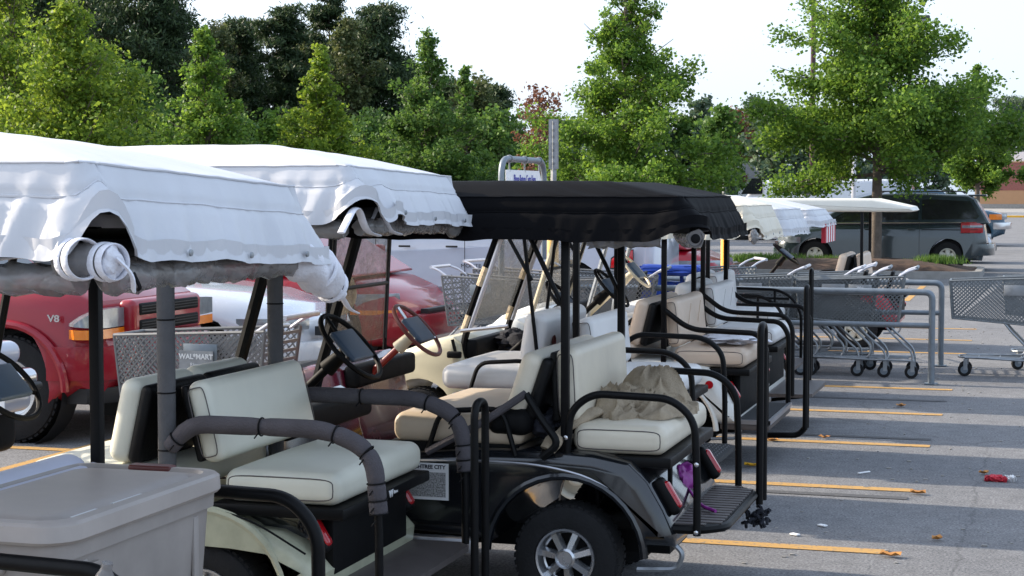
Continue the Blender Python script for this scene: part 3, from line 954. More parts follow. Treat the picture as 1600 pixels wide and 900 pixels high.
                for i in range(1, len(fp)): L.append(L[-1] + (fp[i] - fp[i - 1]).length)
                def at_s(s):
                    for i in range(1, len(fp)):
                        if L[i] >= s: return fp[i - 1].lerp(fp[i], (s - L[i - 1]) / (L[i] - L[i - 1]))
                    return fp[-1]
                cuts = [0, .05, .42, .72, .86, .98, L[-1] - .05, L[-1]]
                cuts = [c for c in cuts if c < L[-1]] + [L[-1]]
                for a, b in zip(cuts[:-1], cuts[1:]):
                    if b - a < .02: continue
                    m_ = 10
                    seg = [at_s(a + .002 + (b - a - .004) * k / m_) for k in range(m_ + 1)]
                    MB().tube(seg, .035, 14, r2=lambda t: .0345 - .004 * (abs(2 * t - 1) ** 8)).build('foam_sleeve', 'foam', rl)
                    e = at_s(b - .001); e2 = at_s(max(0, b - .02))
                    z = MB().ring(e, e - e2, .034, .003, 18, 6)
                    q = e + Vector((0, -.03 * 1, -.02)); z.tube([q, q + Vector((-.012, -.012, -.02))], .003, 5)
                    z.build('cable_tie', 'black_plastic', rl)
            else:
                k_ = o.get('railk', 1); zb_ = .27 + o.get('dz', 0)
                pts = [(.0, yy, .66), (.015, yy, .86), (.11, yy, .935), (.52 * k_, yy, .925), (.63 * k_, yy, .84), (.645 * k_, yy, .60), (.645 * k_, yy, zb_)]
                rl = MB().tube(pts, .0165, 10, fil=.12, n=7).build('armrest_rail', tube, root)
                for (bx, bz) in ((.0, .745), (.0, .655), (.645 * k_, .655), (.645 * k_, zb_ + .015)):
                    MB().lathe([(.010, -.002), (.010, .004), (.005, .006), (0, .006)], (bx, yy + s_ * .016, bz), (0, s_, 0), 8).build('bolt', 'chrome', rl)
    # rear footrest
    dk = o.get('deck'); kids0 = set(root.children)
    if dk:
        x0, x1 = .36, o.get('deckx', .74)
        hy = W - .06
        if dk == 'ribbed':
            poly = [(x0, -hy), (x1 - .10, -hy), (x1, -hy + .10), (x1, hy - .10), (x1 - .10, hy), (x0, hy)]
            n = len(poly)
            b = MB().add([(p[0], p[1], .272) for p in poly] + [(p[0], p[1], .305) for p in poly],
                         [tuple(range(n - 1, -1, -1)), tuple(range(n, 2 * n))] + [(i, (i + 1) % n, n + (i + 1) % n, n + i) for i in range(n)])
            d = b.build('footrest', 'rubber_mat', root)
            for k in range(17):
                yy = -hy + .04 + k * (2 * hy - .08) / 16
                inset_ = .10 if abs(yy) > hy - .1 else 0
                MB().box(x0 + .01, x1 - .012 - inset_ * (abs(yy) - hy + .1) / .1, yy - .018, yy + .018, .306, .312).build('plank', 'deck', d)
            MB().tube([(x0, -hy, .29), (x1 - .10, -hy, .29), (x1, -hy + .10, .29), (x1, hy - .10, .29), (x1 - .10, hy, .29), (x0, hy, .29)], .019, 8, fil=.06).build('footrest_rim', 'black', d)
        elif dk == 'mat':
            d = MB().box(x0, x1, -hy, hy, .255, .315, .012).build('footrest', 'deck', root)
            MB().box(x0 + .02, x1 - .02, -hy + .02, hy - .02, .3155, .321).build('rubber_mat', 'rubber_mat', d)
            e = MB().box(x0, x1 + .006, -hy - .006, -hy + .016, .296, .3235).box(x1 - .014, x1 + .008, -hy - .006, hy + .006, .296, .323)
            e.build('metal_edge', 'alu', d)
        else:
            poly = [(x0, -hy), (x1 - .06, -hy), (x1, -hy + .06), (x1, hy - .06), (x1 - .06, hy), (x0, hy)]
            n = len(poly)
            d = MB().add([(p[0], p[1], .275) for p in poly] + [(p[0], p[1], .30) for p in poly],
                         [tuple(range(n - 1, -1, -1)), tuple(range(n, 2 * n))] + [(i, (i + 1) % n, n + (i + 1) % n, n + i) for i in range(n)]).build('footrest', 'deck' if dk != 'tread' else 'rubber_mat', root)
            if dk == 'tread':
                t = MB()
                for i in range(13):
                    for j in range(30):
                        x = x0 + .02 + i * (x1 - x0 - .05) / 12; y = -hy + .02 + j * (2 * hy - .04) / 29
                        a = .6 if (i + j) % 2 else -.6
                        c, s2 = math.cos(a) * .011, math.sin(a) * .011
                        t.add([(x - c, y - s2, .3005), (x - s2 * .25, y + c * .25, .305), (x + c, y + s2, .3005), (x + s2 * .25, y - c * .25, .305)], [(0, 3, 2, 1)])
                tag(t.build('tread_pattern', 'steel', d), kind='stuff')
        for s_ in (-1, 1):
            MB().tube([(.30, s_ * .25, .20), (x1 - .05, s_ * .25, .262)], .014, 6).build('footrest_arm', 'black', root)
    if o.get('dz'):
        for q in set(root.children) - kids0: q.location.z += o['dz']
    # grab hoop behind the footrest
    if o.get('hoop'):
        hx, hy, hz, hw2, bz = o['hoop']
        MB().tube([(hx, hy - hw2, bz), (hx, hy - hw2, hz), (hx, hy + hw2, hz), (hx, hy + hw2, bz)], .017, 10, fil=hw2 * 1.0 + .02, n=8).build('grab_hoop', tube, root)
        if o.get('hoopfoot'):
            MB().tube([(hx, hy, bz + .01), (hx - .05, hy, bz - .05), (hx - .3, hy, bz - .06)], .02, 8, fil=.06).build('hoop_foot', tube, root)
    # rear lights
    for s_ in (-1, 1):
        tl = MB().rbox(.425, s_ * (W - .10), .505, .05, .075, .17, .022, 3, rot=Ry(-32)).build('tail_light_housing', 'black_plastic', root)
        MB().rbox(.443, s_ * (W - .10), .510, .04, .05, .13, .018, 3, rot=Ry(-32)).build('tail_light', 'red_lens', tl)
        if o.get('reflector'):
            MB().lathe([(.027, -.003), (.026, .004), (0, .007)], (.30, s_ * (W + .001), .55), (0, s_, 0), 18).build('reflector', 'red_lens', root)
    MB().tube([(.43, -W + .08, .33), (.50, -W + .08, .27), (.47, -W + .08, .20), (.30, -W + .08, .19)], .012, 6, fil=.03).build('bumper_bracket', 'steel', root)
    if o.get('well', True): MB().box(.43, .475, -.40, .40, .33, .62, .01).build('bag_well', 'black_plastic', root)
    # steering
    sy = -.25
    wc = Vector((o.get('wx', -1.04), sy, o.get('wz', 1.03)))
    axd = Vector((.74, 0, .67)).normalized() if not o.get('axis') else Vector(o['axis']).normalized()
    base = wc - axd * .62
    col = MB().tube([base, wc - axd * .045], o.get('colr', .024), 10, r2=o.get('colr', .024) * .8).build('steering_column', o.get('column', 'black_plastic'), root)
    MB().tube([wc - axd * .16, wc - axd * .04], .042, 12, r2=.030).build('column_cover', o.get('columncover', 'black_plastic'), col)
    sw_ = MB().ring(wc, axd, .185, .0125, 36, 8).build('steering_wheel', o.get('rimm', 'black_plastic'), root)
    u = Vector((0, 1, 0)); w_ = axd.cross(u)
    sp = MB()
    for a in (-25, 90, 205):
        d = u * math.cos(R(a)) + w_ * math.sin(R(a))
        sp.tube([wc - axd * .018, wc + d * .178], .010, 6)
    sp.build('steering_spokes', o.get('spokes', 'black_plastic'), sw_)
    pad = MB().rbox(0, 0, 0, .17, .24, .028, .012, 2)
    mm = Matrix((w_, u, axd)).transposed().to_4x4(); mm.translation = wc + axd * .008 - w_ * 0.0
    pad.xf(mm); pad.build('steering_pad', o.get('pad', 'blue_pad'), sw_)
    # roof supports
    zr = o.get('zframe', 1.60)
    if o.get('posts', True):
        for s_ in (-1, 1):
            yy = s_ * (sw - .005)
            px_ = o.get('postx', -.01)
            p = MB().box(px_ - .017, px_ + .017, yy - .016, yy + .016, .62, zr, .004).build('rear_post', tube, root)
            if o.get('foam'):
                zz = [.58, .80, 1.02, 1.30, zr + .02]
                for a, b in zip(zz[:-1], zz[1:]):
                    MB().tube([(px_, yy, a + .001), (px_, yy, (a + b) / 2), (px_, yy, b - .003)], .0345, 16).build('foam_sleeve', 'foam_grey', p)
                    MB().ring((px_, yy, b), (0, 0, 1), .034, .0035, 18, 6).build('cable_tie', 'black_plastic', p)
            if o.get('brace'):
                MB().tube([(px_, yy, 1.28), (px_ - .16, yy, zr)], .011, 6).build('brace', tube, root)
    fx1, fx0 = o.get('strut', (-1.38, -1.62))
    fw = o.get('strutw', .020)
    if o.get('struts', True):
        for s_ in (-1, 1):
            yy = s_ * (sw - .02)
            st = MB().tube([(fx0 - .02, yy, .62), (fx0, yy, .80), (fx1, yy, zr)], fw, 8, fil=.04).build('front_strut', o.get('strutm', tube), root)
            if o.get('tapes'):
                a = Vector((fx0, yy, .86)); b = Vector((fx1, yy, zr))
                zs = [0.0, .14, .42, .60, 1.0]
                d = (b - a).normalized()
                off = Vector((.0, -.004, 0))
                for k, (t0, t1) in enumerate(zip(zs[:-1], zs[1:])):
                    MB().tube([a.lerp(b, t0 + .002) + off, a.lerp(b, t1 - .002) + off], fw * (1.12 if k % 2 == 0 else 1.06), 8).build('tape_wrap', 'tape' if k % 2 == 0 else 'cover_black', st)
                MB().tube([a + Vector((.034, -.008, 0)), b + Vector((.034, -.008, 0))], .017, 8).build('pole_sleeve', 'handle_white', st)
    ws = o.get('windshield')
    if ws:
        a = Vector((fx0 + .004, 0, .88)); b = Vector((fx1 + .004, 0, zr - .01))
        d = b - a; hw_ = sw - .05
        t0, t1 = ws[1:3]
        P = [a + d * t0, a + d * t1]
        nrm = Vector((d.z, 0, -d.x)).normalized() * .003
        v = []
        for p in P:
            for s_ in (-1, 1): v.append(p + Vector((0, s_ * hw_, 0)) + nrm); v.append(p + Vector((0, s_ * hw_, 0)) - nrm)
        MB().add(v, [(0, 2, 6, 4), (1, 5, 7, 3), (0, 1, 3, 2), (4, 6, 7, 5), (0, 4, 5, 1), (2, 3, 7, 6)]).build('windshield', ws[0], root)
        fr = o.get('wsframe')
        if fr:
            for s_ in (-1, 1):
                MB().tube([P[0] + Vector((.01, s_ * hw_, 0)), P[1] + Vector((.01, s_ * hw_, 0))], .013, 6).build('windshield_frame', fr, root)
            for t in (.5,) if t1 < .99 else (.5, 1.0):
                q = P[0].lerp(P[1], t)
                MB().tube([q + Vector((.01, -hw_, 0)), q + Vector((.01, hw_, 0))], .013, 6).build('windshield_frame', fr, root)
    # roof
    rf = o.get('roof')
    if rf:
        x0, x1 = rf.get('x', (-1.85, .55))
        hw = rf.get('hw', .60)
        if rf['type'] == 'flat':
            z = rf['z']
            th = rf.get('th', .095)
            poly = [(x0, z - th * .8), (x0 + .05, z - .01), (x0 + .3, z), (x1 - .45, z), (x1 - .03, z - th * .62), (x1, z - th * .9), (x1 - .03, z - th), (x0 + .05, z - th)]
            MB().prism(poly, -hw, hw, .03, 3).build('roof', rf['m'], root)
        else:
            roof_cover(root, x0, x1, hw, rf['z'][0], rf['z'][1], rf['z'][2], rf['m'], rf.get('seed', 1), rf.get('notches', ()), rf.get('inset', (.38, .16)), rf.get('flare', .02), rf.get('amp', .012), slack=rf.get('slack', 0), bell=rf.get('bell', 0), tilt=rf.get('tilt', 0))
            MB().box(x0 + .06, x1 - .06, -hw + .05, hw - .05, rf['z'][2] + .03, rf['z'][2] + .075, .01).build('roof_frame', tube, root)
            if rf.get('roll'):
                zz = rf['z'][2] + rf.get('rolldz', .0)
                rr = rf.get('rollr', .045)
                lumpy_roll(root, [(x0 + .1, -hw + .065, zz - .015), (x1 - .12, -hw + .065, zz - .015)], rr, rf.get('seed', 1) + 3)
                lumpy_roll(root, [(x1 - .075, -hw + .10, zz - .01), (x1 - .075, hw - .08, zz - .015)], rr, rf.get('seed', 1) + 4)
    return root

def webbing_roll(root, c, ax, r0, n, w, name='strap_roll', m='webbing'):
    """flat straps wound in rings round a rolled curtain end"""
    c = Vector(c); ax = Vector(ax).normalized()
    q = MB()
    for k in range(n):
        b = MB().ring(c + ax * (k * w * 1.05), ax + Vector((.05 * k, 0, .04 * k)), r0 * (1 - .04 * k), w * .45, 30, 10, flat=.25)
        q.add(b.v, b.f)
    return q.build(name, m, root, angle=60)

# --- nearest cart: white cover, cargo deck with a storage bin -------------------
A = golf_cart(-2.62, 4.05, 'golf cart nearest the camera, with the biggest white roof cover and a grey bin',
    W=.56, body='greencream_body', seat='lavender', shell='lavender', bcol='lavender', hip=False, rear=False, foam=False, wx=-1.2, wz=1.0, posts=True, postx=-.06, fback='one', backz=.865, backx=-.16, backh=.28, lean=22,
    strut=(-1.42, -1.66), zframe=1.68,
    roof=dict(type='cover', x=(-1.95, .66), hw=.64, z=(1.92, 1.825, 1.60), m='cover_white', seed=11, inset=(.50, .26), amp=.0095, flare=.01, bell=.10, tilt=.045,
              notches=((.64, -.63, .125, .070),), roll=True, rollr=.036, rolldz=-.004))
# cargo deck
MB().box(-.16, .62, -.50, .50, .455, .495, .008).build('cargo_deck', 'black_plastic', A)
for s_ in (-1, 1):
    MB().tube([(.0, s_ * .52, .62), (.02, s_ * .52, .88), (.14, s_ * .52, .905), (.56, s_ * .52, .895), (.65, s_ * .52, .80), (.655, s_ * .52, .25)], .0205, 12, fil=.12, n=8).build('armrest_rail', 'black', A)
MB().box(-.18, .66, -.52, .52, .44, .4545, .004).build('cargo_frame', 'black', A)
# strap roll and hanging cloth at the corners of the rolled curtains
webbing_roll(A, (.555, -.625, 1.632), (.85, -.5, .0), .048, 2, .030)
webbing_roll(A, (.615, -.600, 1.625), (1, -.4, .0), .043, 2, .026)
MB().tube([(.50, -.60, 1.63), (.63, -.60, 1.628)], .040, 16, r2=.040).build('rolled_curtain', 'clear_roll', A)
q = MB()
blob_cloth(q, (.635, -.605, 1.625), (.026, .034, .040), 4, .25, 40, 26, 1.3)
q.tube([(.655, -.62, 1.635), (.685, -.60, 1.60), (.67, -.57, 1.56)], .012, 6, fil=.03, flat=.4)
q.build('strap_bundle', 'webbing', A)
q = MB().tube([(.67, -.57, 1.60), (.685, -.565, 1.565), (.67, -.55, 1.56)], .005, 6, fil=.02)
q.build('elastic_cord', 'black_plastic', A)
# far corner: twisted cloth hanging out
P = [(.57, .38, 1.60), (.60, .50, 1.59), (.62, .60, 1.555), (.62, .70, 1.51), (.62, .77, 1.465)]
c = MB().tube([P[0]] + P[1:], .06, 20, fil=.08, n=5, r2=lambda t: (.030 + .033 * math.sin(math.pi * min(1, t * 1.1)) ** .8) * (1 if t < .9 else .5))
rg = random.Random(5)
c.v = [(v[0] + .010 * math.sin(v[1] * 60 + v[2] * 25), v[1] + .006 * math.sin(v[2] * 80), v[2] + .008 * math.sin(v[1] * 75 + v[0] * 40)) for v in c.v]
c.build('hanging_cloth', 'webbing', A, angle=80)
MB().tube([(.62, .75, 1.49), (.63, .82, 1.425), (.64, .87, 1.41)], .012, 8, fil=.04, r2=.006, flat=.4).build('cloth_tail', 'webbing', A)
for y in (.60, .655, .705):
    MB().ring((.62, y, 1.555 - (y - .6) * .5), (.1, 1, -.5), .062 - (y - .6) * .12, .007, 24, 6, flat=.5).build('strap', 'webbing', A)

# storage bin
def storage_bin():
    b = empty('storage_bin', (-2.48, 4.06, .4955), 'large grey-beige plastic storage bin with a lid, on the back of the nearest cart', 'storage bin')
    hx, hy = .235, .425
    def rrect(hx, hy, r, z, n=6):
        out = []
        for (cx, cy, a0) in ((hx - r, -hy + r, -90), (hx - r, hy - r, 0), (-hx + r, hy - r, 90), (-hx + r, -hy + r, 180)):
            for k in range(n + 1):
                a = R(a0 + 90 * k / n); out.append((cx + r * math.cos(a), cy + r * math.sin(a), z))
        return out
    def loft(secs):
        m = MB(); n = len(secs[0]); V = [p for s_ in secs for p in s_]
        F = [(k * n + i, k * n + (i + 1) % n, (k + 1) * n + (i + 1) % n, (k + 1) * n + i) for k in range(len(secs) - 1) for i in range(n)]
        F += [tuple(range(n - 1, -1, -1)), tuple((len(secs) - 1) * n + i for i in range(n))]
        return m.add(V, F)
    body = loft([rrect(hx - .035, hy - .04, .05, 0), rrect(hx - .03, hy - .035, .055, .01), rrect(hx - .008, hy - .008, .06, .38), rrect(hx + .006, hy + .006, .065, .385), rrect(hx + .008, hy + .008, .065, .43)])
    bo = body.build('tub', 'grey_bin', b)
    lid = loft([rrect(hx + .022, hy + .022, .09, .428), rrect(hx + .028, hy + .028, .09, .436), rrect(hx + .026, hy + .026, .09, .474), rrect(hx + .018, hy + .018, .088, .482), rrect(hx - .012, hy - .012, .075, .484), rrect(hx - .02, hy - .02, .07, .474), rrect(hx - .045, hy - .045, .06, .472), rrect(hx - .055, hy - .055, .055, .480), rrect(hx - .09, hy - .09, .05, .483)])
    lo = lid.build('lid', 'grey_lid', b)
    MB().box(hx - .06, hx - .02, -.10, .05, .4705, .4745).box(hx - .05, hx - .025, -.30, -.18, .4705, .4745).build('paper_label', 'white_paper', lo)
    MB().rbox(.02, hy + .002, .478, .14, .045, .022, .008, 2).build('lid_latch', 'red_rubber', lo)
    for s_ in (-1, 1):
        MB().rbox(0, s_ * (hy + .004), .36, .16, .03, .03, .012, 2).build('grip', 'grey_bin', bo)
    # moulded ribs
    for k in (-1, 1):
        MB().rbox(hx - .012, k * .30, .20, .012, .03, .34, .005, 1).build('rib', 'grey_bin', bo)
    MB().box(hx - .004, hx + .004, -hy + .0, -hy + .18, .352, .358).build('mould_line', 'grey_bin', bo)
    return b
storage_bin()

# bottle standing beside the bin
bt = MB().lathe([(.0, 0), (.030, .002), (.032, .02), (.032, .13), (.025, .16), (.013, .185), (.013, .20), (0, .20)], (0, 0, 0), (.25, -.1, 1), 18).build('plastic_bottle', 'clear_roll')
bt.location = (-2.040, 3.440, 0.750)
tag(bt, 'clear plastic bottle tip poking up in front of the grey bin', 'bottle')
bh = MB().rbox(-2.040, 3.440, 0.740, .09, .09, .06, .02, 2).tube([(-2.020, 3.5, 0.740), (-2.020, 3.56, 0.740)], .012, 6)
bh.build('cup_holder', 'black_plastic', A).matrix_parent_inverse = Matrix.Translation((2.62, -4.05, 0))

# --- second cart ------------------------------------------------------------------
B = golf_cart(-2.98, 6.36, 'golf cart with pale green seats and foam-wrapped armrests under a white cover',
    W=.55, body='greencream_body', bodys=.48, dash=False, cowlx=-.28, seat='green_vinyl', foam=True, deck='plain', zframe=1.69, wz=1.0, wx=-1.05, pad='blue_pad', rimm='black_plastic',
    struts=True, strut=(-1.42, -1.62), hoop=(.88, .15, .945, .07, .12), backh=.335, fz=.66, hip=False, backz=.90, backx=-.36, lean=13, postx=-.17, rz=.668, rbx=-.035, rbz=.905, rbl=-14,
    roof=dict(type='cover', x=(-1.80, .72), hw=.64, z=(1.955, 1.865, 1.655), m='cover_white', seed=23, inset=(.52, .26), amp=.0095, flare=.01, bell=.11, tilt=.025,
              notches=((.70, -.62, .085, .085), (.72, -.38, .035, .08)), roll=True, rollr=.033, rolldz=.01))
for (y0, z0) in ((-.62, 1.70), (-.40, 1.70)):
    MB().tube([(.645, y0 - .10, z0 - .06), (.665, y0, z0 + .05), (.675, y0 + .06, z0 - .06), (.68, y0 + .17, z0 - .075)], .017, 8, fil=.08, flat=.3).build('strap', 'webbing', B)
blob_cloth(MB(), (.66, .47, 1.635), (.03, .07, .04), 8, .25, 40, 26, 1.3).build('clear_flap', 'clear_roll', B, angle=80)
text('maker_mark', 'W', .040, 'white_ink', B, (.5525, .01, .580), (R(90), 0, R(90)), bold=.001)
text('maker_mark', 'illiams', .018, 'white_ink', B, (.5525, .062, .582), (R(90), 0, R(90)))
# clear box behind the cart seat
MB().rbox(.22, 0, .50, .40, .80, .26, .10, 4).build('bag_well_liner', 'glass_dark', B)

# --- third cart: black --------------------------------------------------------------
C = golf_cart(-1.87, 7.53, 'shiny black golf cart with tan seats and a black canvas roof cover',
    W=.575, body='black_body', seat='cream_vinyl', fseat='tan_vinyl', stripe='alu', deck='ribbed', wheel='spoke7', zframe=1.60,
    wx=-1.10, wz=1.08, fz=.755, dz=.085, hoop=(.68, .47, 1.165, .06, .33), hoopfoot=False, strut=(-1.36, -1.60), strutw=.030, lean=19, backz=.955, backx=-.20, backh=.30, rbx=-.015, rbz=.96, rbl=-3, rz=.735, rc=.215, rl=.41, railk=.87, deckx=.66, well=False,
    roof=dict(type='cover', x=(-2.1, .60), hw=.66, z=(1.83, 1.765, 1.585), m='cover_black', seed=31, inset=(.42, .20), amp=.004, flare=.0, bell=.09,
              notches=((.55, -.60, .06, .12),)), brace=True)
# rolled clear curtain end under the black cover
lumpy_roll(C, [(.46, -.36, 1.60), (.50, -.46, 1.60), (.56, -.60, 1.595)], .040, 14)
MB().lathe([(.033, 0), (.027, -.012), (.018, -.02), (0, -.02)], (.562, -.607, 1.595), (.39, -.92, 0), 18).build('curtain_end', 'chrome', C)
MB().lathe([(.020, 0), (.012, .004), (0, .004)], (.564, -.612, 1.595), (.39, -.92, 0), 14).build('curtain_hollow', 'black_plastic', C)
lumpy_roll(C, [(.10, -.56, 1.575), (.40, -.54, 1.58)], .022, 4)
q = MB()
for k in range(60):
    a = rnd.uniform(0, 6.28); r_ = rnd.uniform(.0, .045)
    p = Vector((.66 + math.cos(a) * r_ * 1.3, .44 + math.sin(a) * r_ * 2, .275 + rnd.uniform(-.045, .03)))
    d = Vector((rnd.uniform(-1, 1), rnd.uniform(-1, 1), rnd.uniform(-1, 1))).normalized() * .03
    q.tube([p, p + d * .5 + Vector((0, 0, .006)), p + d], .008, 5)
q.build('frayed_wrap', 'dark_cloth', C)
# sticker on the side panel below the front seat
st = MB().box(-.725, -.515, -.5785, -.5765, .455, .615).build('sticker', 'white_paper', C)
text('sticker_text', 'PEACHTREE CITY', .0235, 'black_ink', st, (-.62, -.5795, .598), bold=.0005)
MB().box(-.715, -.528, -.5800, -.5789, .468, .575).build('grey_print', 'speck', st)
# seat sides detail under the front seat
MB().box(-.80, -.22, -.52, .52, .665, .70).build('seat_trim', 'black_plastic', C)
MB().rbox(-.26, -.45, .80, .20, .20, .12, .05, 3).build('armrest_bracket', 'black_plastic', C)
MB().tube([(-.62, -.56, .66), (-.36, -.57, .80), (-.17, -.57, .93)], .017, 8, fil=.1).build('hip_bar', 'foam', C)
MB().tube([(-.17, -.57, .93), (-.10, -.57, .82), (-.02, -.57, .72), (-.10, -.57, .66)], .017, 8, fil=.05).build('hip_bar', 'black', C)

# --- fourth cart: maroon with white seats --------------------------------------------
D = golf_cart(-2.36, 9.55, 'maroon golf cart with dark red steering wheel, just behind the black cart',
    W=.54, body='maroon_body', seat='white_vinyl', deck='tread', deckx=.72, wheel='white', zframe=1.58, wx=-1.02, wz=.99, rimm='red_rubber', column='red_tube',
    columncover='cream_plastic', spokes='chrome', struts=True, strut=(-1.46, -1.50), strutw=.014, windshield=('clear_sheet', .0, 1.0), wsframe='trim', fback='bucket', backz=.95, backx=-.27,
    roof=dict(type='flat', x=(-1.8, .42), hw=.57, z=1.66, m='roof_white'))
for pts_ in ([(-.31, -.49, 1.57), (-.22, -.49, .80)], [(-.42, -.49, 1.58), (-.26, -.49, 1.30)], [(-.38, .46, 1.58), (-.44, .46, 1.08)], [(-.10, -.49, 1.58), (.0, -.49, 1.44)]):
    MB().tube(pts_, .011, 6).build('brace', 'black', D)
st = MB().box(-.70, -.38, -.5435, -.5415, .545, .60).build('sticker', 'yellow_paper', D)
text('sticker_text', 'PEACHTREE CITY', .030, 'black_ink', st, (-.54, -.5445, .572), bold=.0005)
# tan oval shape added to stand in for a reflection in its windshield
MB().prism([(-1.50, .98), (-1.50, 1.50)] + [(-1.50, 1.5)], -.3, .1) if False else None
pd = MB()
pts = []
for k in range(28):
    a = 2 * math.pi * k / 28
    pts.append((math.cos(a) * .115, math.sin(a) * .26 + (.0)))
pd.prism([(p[0], p[1]) for p in pts], -.01, .01)
po = pd.build('oval_reflection', 'tape', D, label='tan oval shape standing in for a reflection in the clear windshield'); po.location = (-1.56, -.1, 1.19); po.rotation_euler = (0, 0, R(12)); po.scale = (.85, 1, .52)

# --- fifth cart: cream, taped windshield struts ---------------------------------------
E_ = golf_cart(-2.26, 11.45, 'cream golf cart with peach rear seat and windshield struts wrapped in tape',
    W=.57, body='white_body', cowl='cream_body', seat='peach_vinyl', backseams=True, deck='mat', deckx=.68, wheel='cover', reflector=True, rail='drop', zframe=1.57,
    wx=-.74, wz=1.04, hoop=(.80, .40, 1.14, .045, .16), hoopfoot=True, strut=(-1.12, -1.38), strutw=.024, tapes=True, windshield=('clear_grey', .05, .9), fback='pair',
    roof=dict(type='cover', x=(-1.5, .62), hw=.60, z=(1.80, 1.70, 1.485), m='cover_cream', seed=41, inset=(.55, .25), amp=.010, flare=.0, bell=.08, notches=((.6, -.58, .08, .10),), roll=False))
blob_cloth(MB(), (.58, -.585, 1.505), (.03, .05, .045), 3, .35, 30, 20, 1.6).build('clear_flap', 'clear_roll', E_, angle=80)
# side mirror on the cowl and things in the cubby
MB().rbox(-1.42, -.60, .70, .10, .04, .045, .012, 2).tube([(-1.42, -.58, .72), (-1.44, -.58, .80)], .012, 6).build('side_mirror', 'black_plastic', E_)
cb = MB().rbox(-1.20, -.42, .62, .07, .05, .09, .015, 2).build('drink_can', 'orange_strap', E_, label='orange and yellow can in the dash cubby')
MB().box(-1.40, -.86, -.585, -.565, .60, .64).build('side_bar', 'alu', E_)
MB().tube([(-1.38, -.58, .86), (-1.05, -.58, .90)], .014, 6).build('side_bar', 'alu', E_)
blob_cloth(MB(), (-1.22, .1, .74), (.10, .22, .08), 15, .5).build('cubby_bags', 'dark_cloth', E_)

# --- sixth and seventh carts ------------------------------------------------------------
F_ = golf_cart(-2.32, 13.15, 'golf cart with white quilted seats behind the cream cart, cream roof cover partly hidden',
    W=.56, body='white_body', seat='white_vinyl', backseams=True, deck='plain', deckx=.80, rail='drop', zframe=1.55, wx=-.77, wz=1.05, strut=(-1.12, -1.36), strutw=.018, struts=True, strutm='cream_plastic',
    windshield=('clear_grey', .0, .95), wsframe='trim', fback='bucket',
    roof=dict(type='cover', x=(-1.5, .66), hw=.60, z=(1.765, 1.66, 1.47), m='cover_white', seed=51, inset=(.55, .25), amp=.010, flare=.0, bell=.08))
G_ = golf_cart(-2.62, 15.0, 'last golf cart of the row, beside the corral, with black square side rails',
    W=.55, body='white_body', seat='white_vinyl', rail='square', deck='plain', deckx=.72, zframe=1.52, wx=-.70, wz=1.10, rimm='cream_plastic', column='cream_plastic', colr=.034, columncover='cream_plastic',
    hoop=(.76, .40, 1.10, .04, .15), hoopfoot=False, strut=(-.85, -1.06), strutm='steel',
    roof=dict(type='cover', x=(-1.2, .95), hw=.58, z=(1.74, 1.64, 1.50), m='cover_white', seed=61, inset=(.55, .25), amp=.010, bell=.08))
# red and white striped awning fold under the roof edge
sa = MB()
for k in range(9):
    y0 = -.34 + k * .085
    MB().box(.93, .965, y0, y0 + .078, 1.36, 1.52).build('awning_strip', 'red_ink' if k % 2 == 0 else 'white_paper', G_)

# --- cart beyond the corral with a flat roof ------------------------------------------------
H_ = golf_cart(-1.88, 20.35, 'red golf cart with a flat off-white roof, beyond the cart corral',
    W=.58, body='red_body', seat='peach_vinyl', fback='one', wheel='spoke5', zframe=1.60, wx=-.84, wz=1.07, axis=(.62, 0, .78), rear=True, rail='none', struts=False, postx=.05, rimm='black_plastic',
    roof=dict(type='flat', x=(-1.9, .62), hw=.60, z=1.72, m='roof_white', th=.15))
pl = MB().box(-.72, -.40, -.5835, -.5812, .43, .60).build('number_panel', 'white_paper', H_)
text('number_text', '1188', .12, 'black_ink', pl, (-.56, -.5845, .515), bold=.002)

# towel, bags, wrap
def crumpled_sheet(cx, cy, rx, ry, z0, peaks, seed, nfold=9, N=130, amp=.020):
    """cloth thrown down: soft peaks with folds running down from them, thin edge all round"""
    o = Vector((seed * 2.3, seed * 5.1, seed))
    V = []; Fc = []; H = {}
    for i in range(N + 1):
        for j in range(N + 1):
            u = -1 + 2 * i / N; v = -1 + 2 * j / N
            # square to disc
            x_ = u * math.sqrt(1 - v * v / 2); y_ = v * math.sqrt(1 - u * u / 2)
            rho = math.hypot(x_, y_); th = math.atan2(y_, x_)
            w = 1 + .22 * mnoise.noise(Vector((math.cos(th) * 1.6, math.sin(th) * 1.6, 0)) + o) + .05 * math.sin(th * 9 + seed)
            X = cx + x_ * rx * w; Y = cy + y_ * ry * w
            h = 0; f = 0
            for (px_, py_, ph, pr) in peaks:
                d = math.hypot(X - px_, Y - py_) / pr
                g_ = ph * math.exp(-(d ** 4.5))
                h = max(h, g_) + .25 * min(h, g_)
                a_ = math.atan2(Y - py_, X - px_)
                wn_ = mnoise.noise(Vector((X * 5, Y * 5, 0)) + o)
                ph_ = a_ * nfold * .5 + wn_ * 3.2 + d * .9
                sv = math.sin(ph_)
                f += (1 - abs(sv) ** .8 * 2) * math.exp(-((d - .9) ** 2) * 1.1) * .6
            wp = Vector((X * 8, Y * 8, 0)) + mnoise.noise_vector(Vector((X * 5, Y * 5, 3)) + o) * 1.2
            f += (1 - abs(mnoise.noise(wp)) * 3) * .6
            edge = 1 - rho ** 8
            z = z0 + .012 + (h + .03 * (1 - rho)) + amp * (f + .4) * (.45 + .55 * edge)
            z = max(z0 + .004, z * 1.0) if rho < .985 else z0 + .003
            V.append((X + .012 * f, Y + .012 * math.sin(f * 3), z))
    for i in range(N):
        for j in range(N):
            a_ = i * (N + 1) + j
            Fc.append((a_, a_ + 1, a_ + N + 2, a_ + N + 1))
    return MB().add(V, Fc)
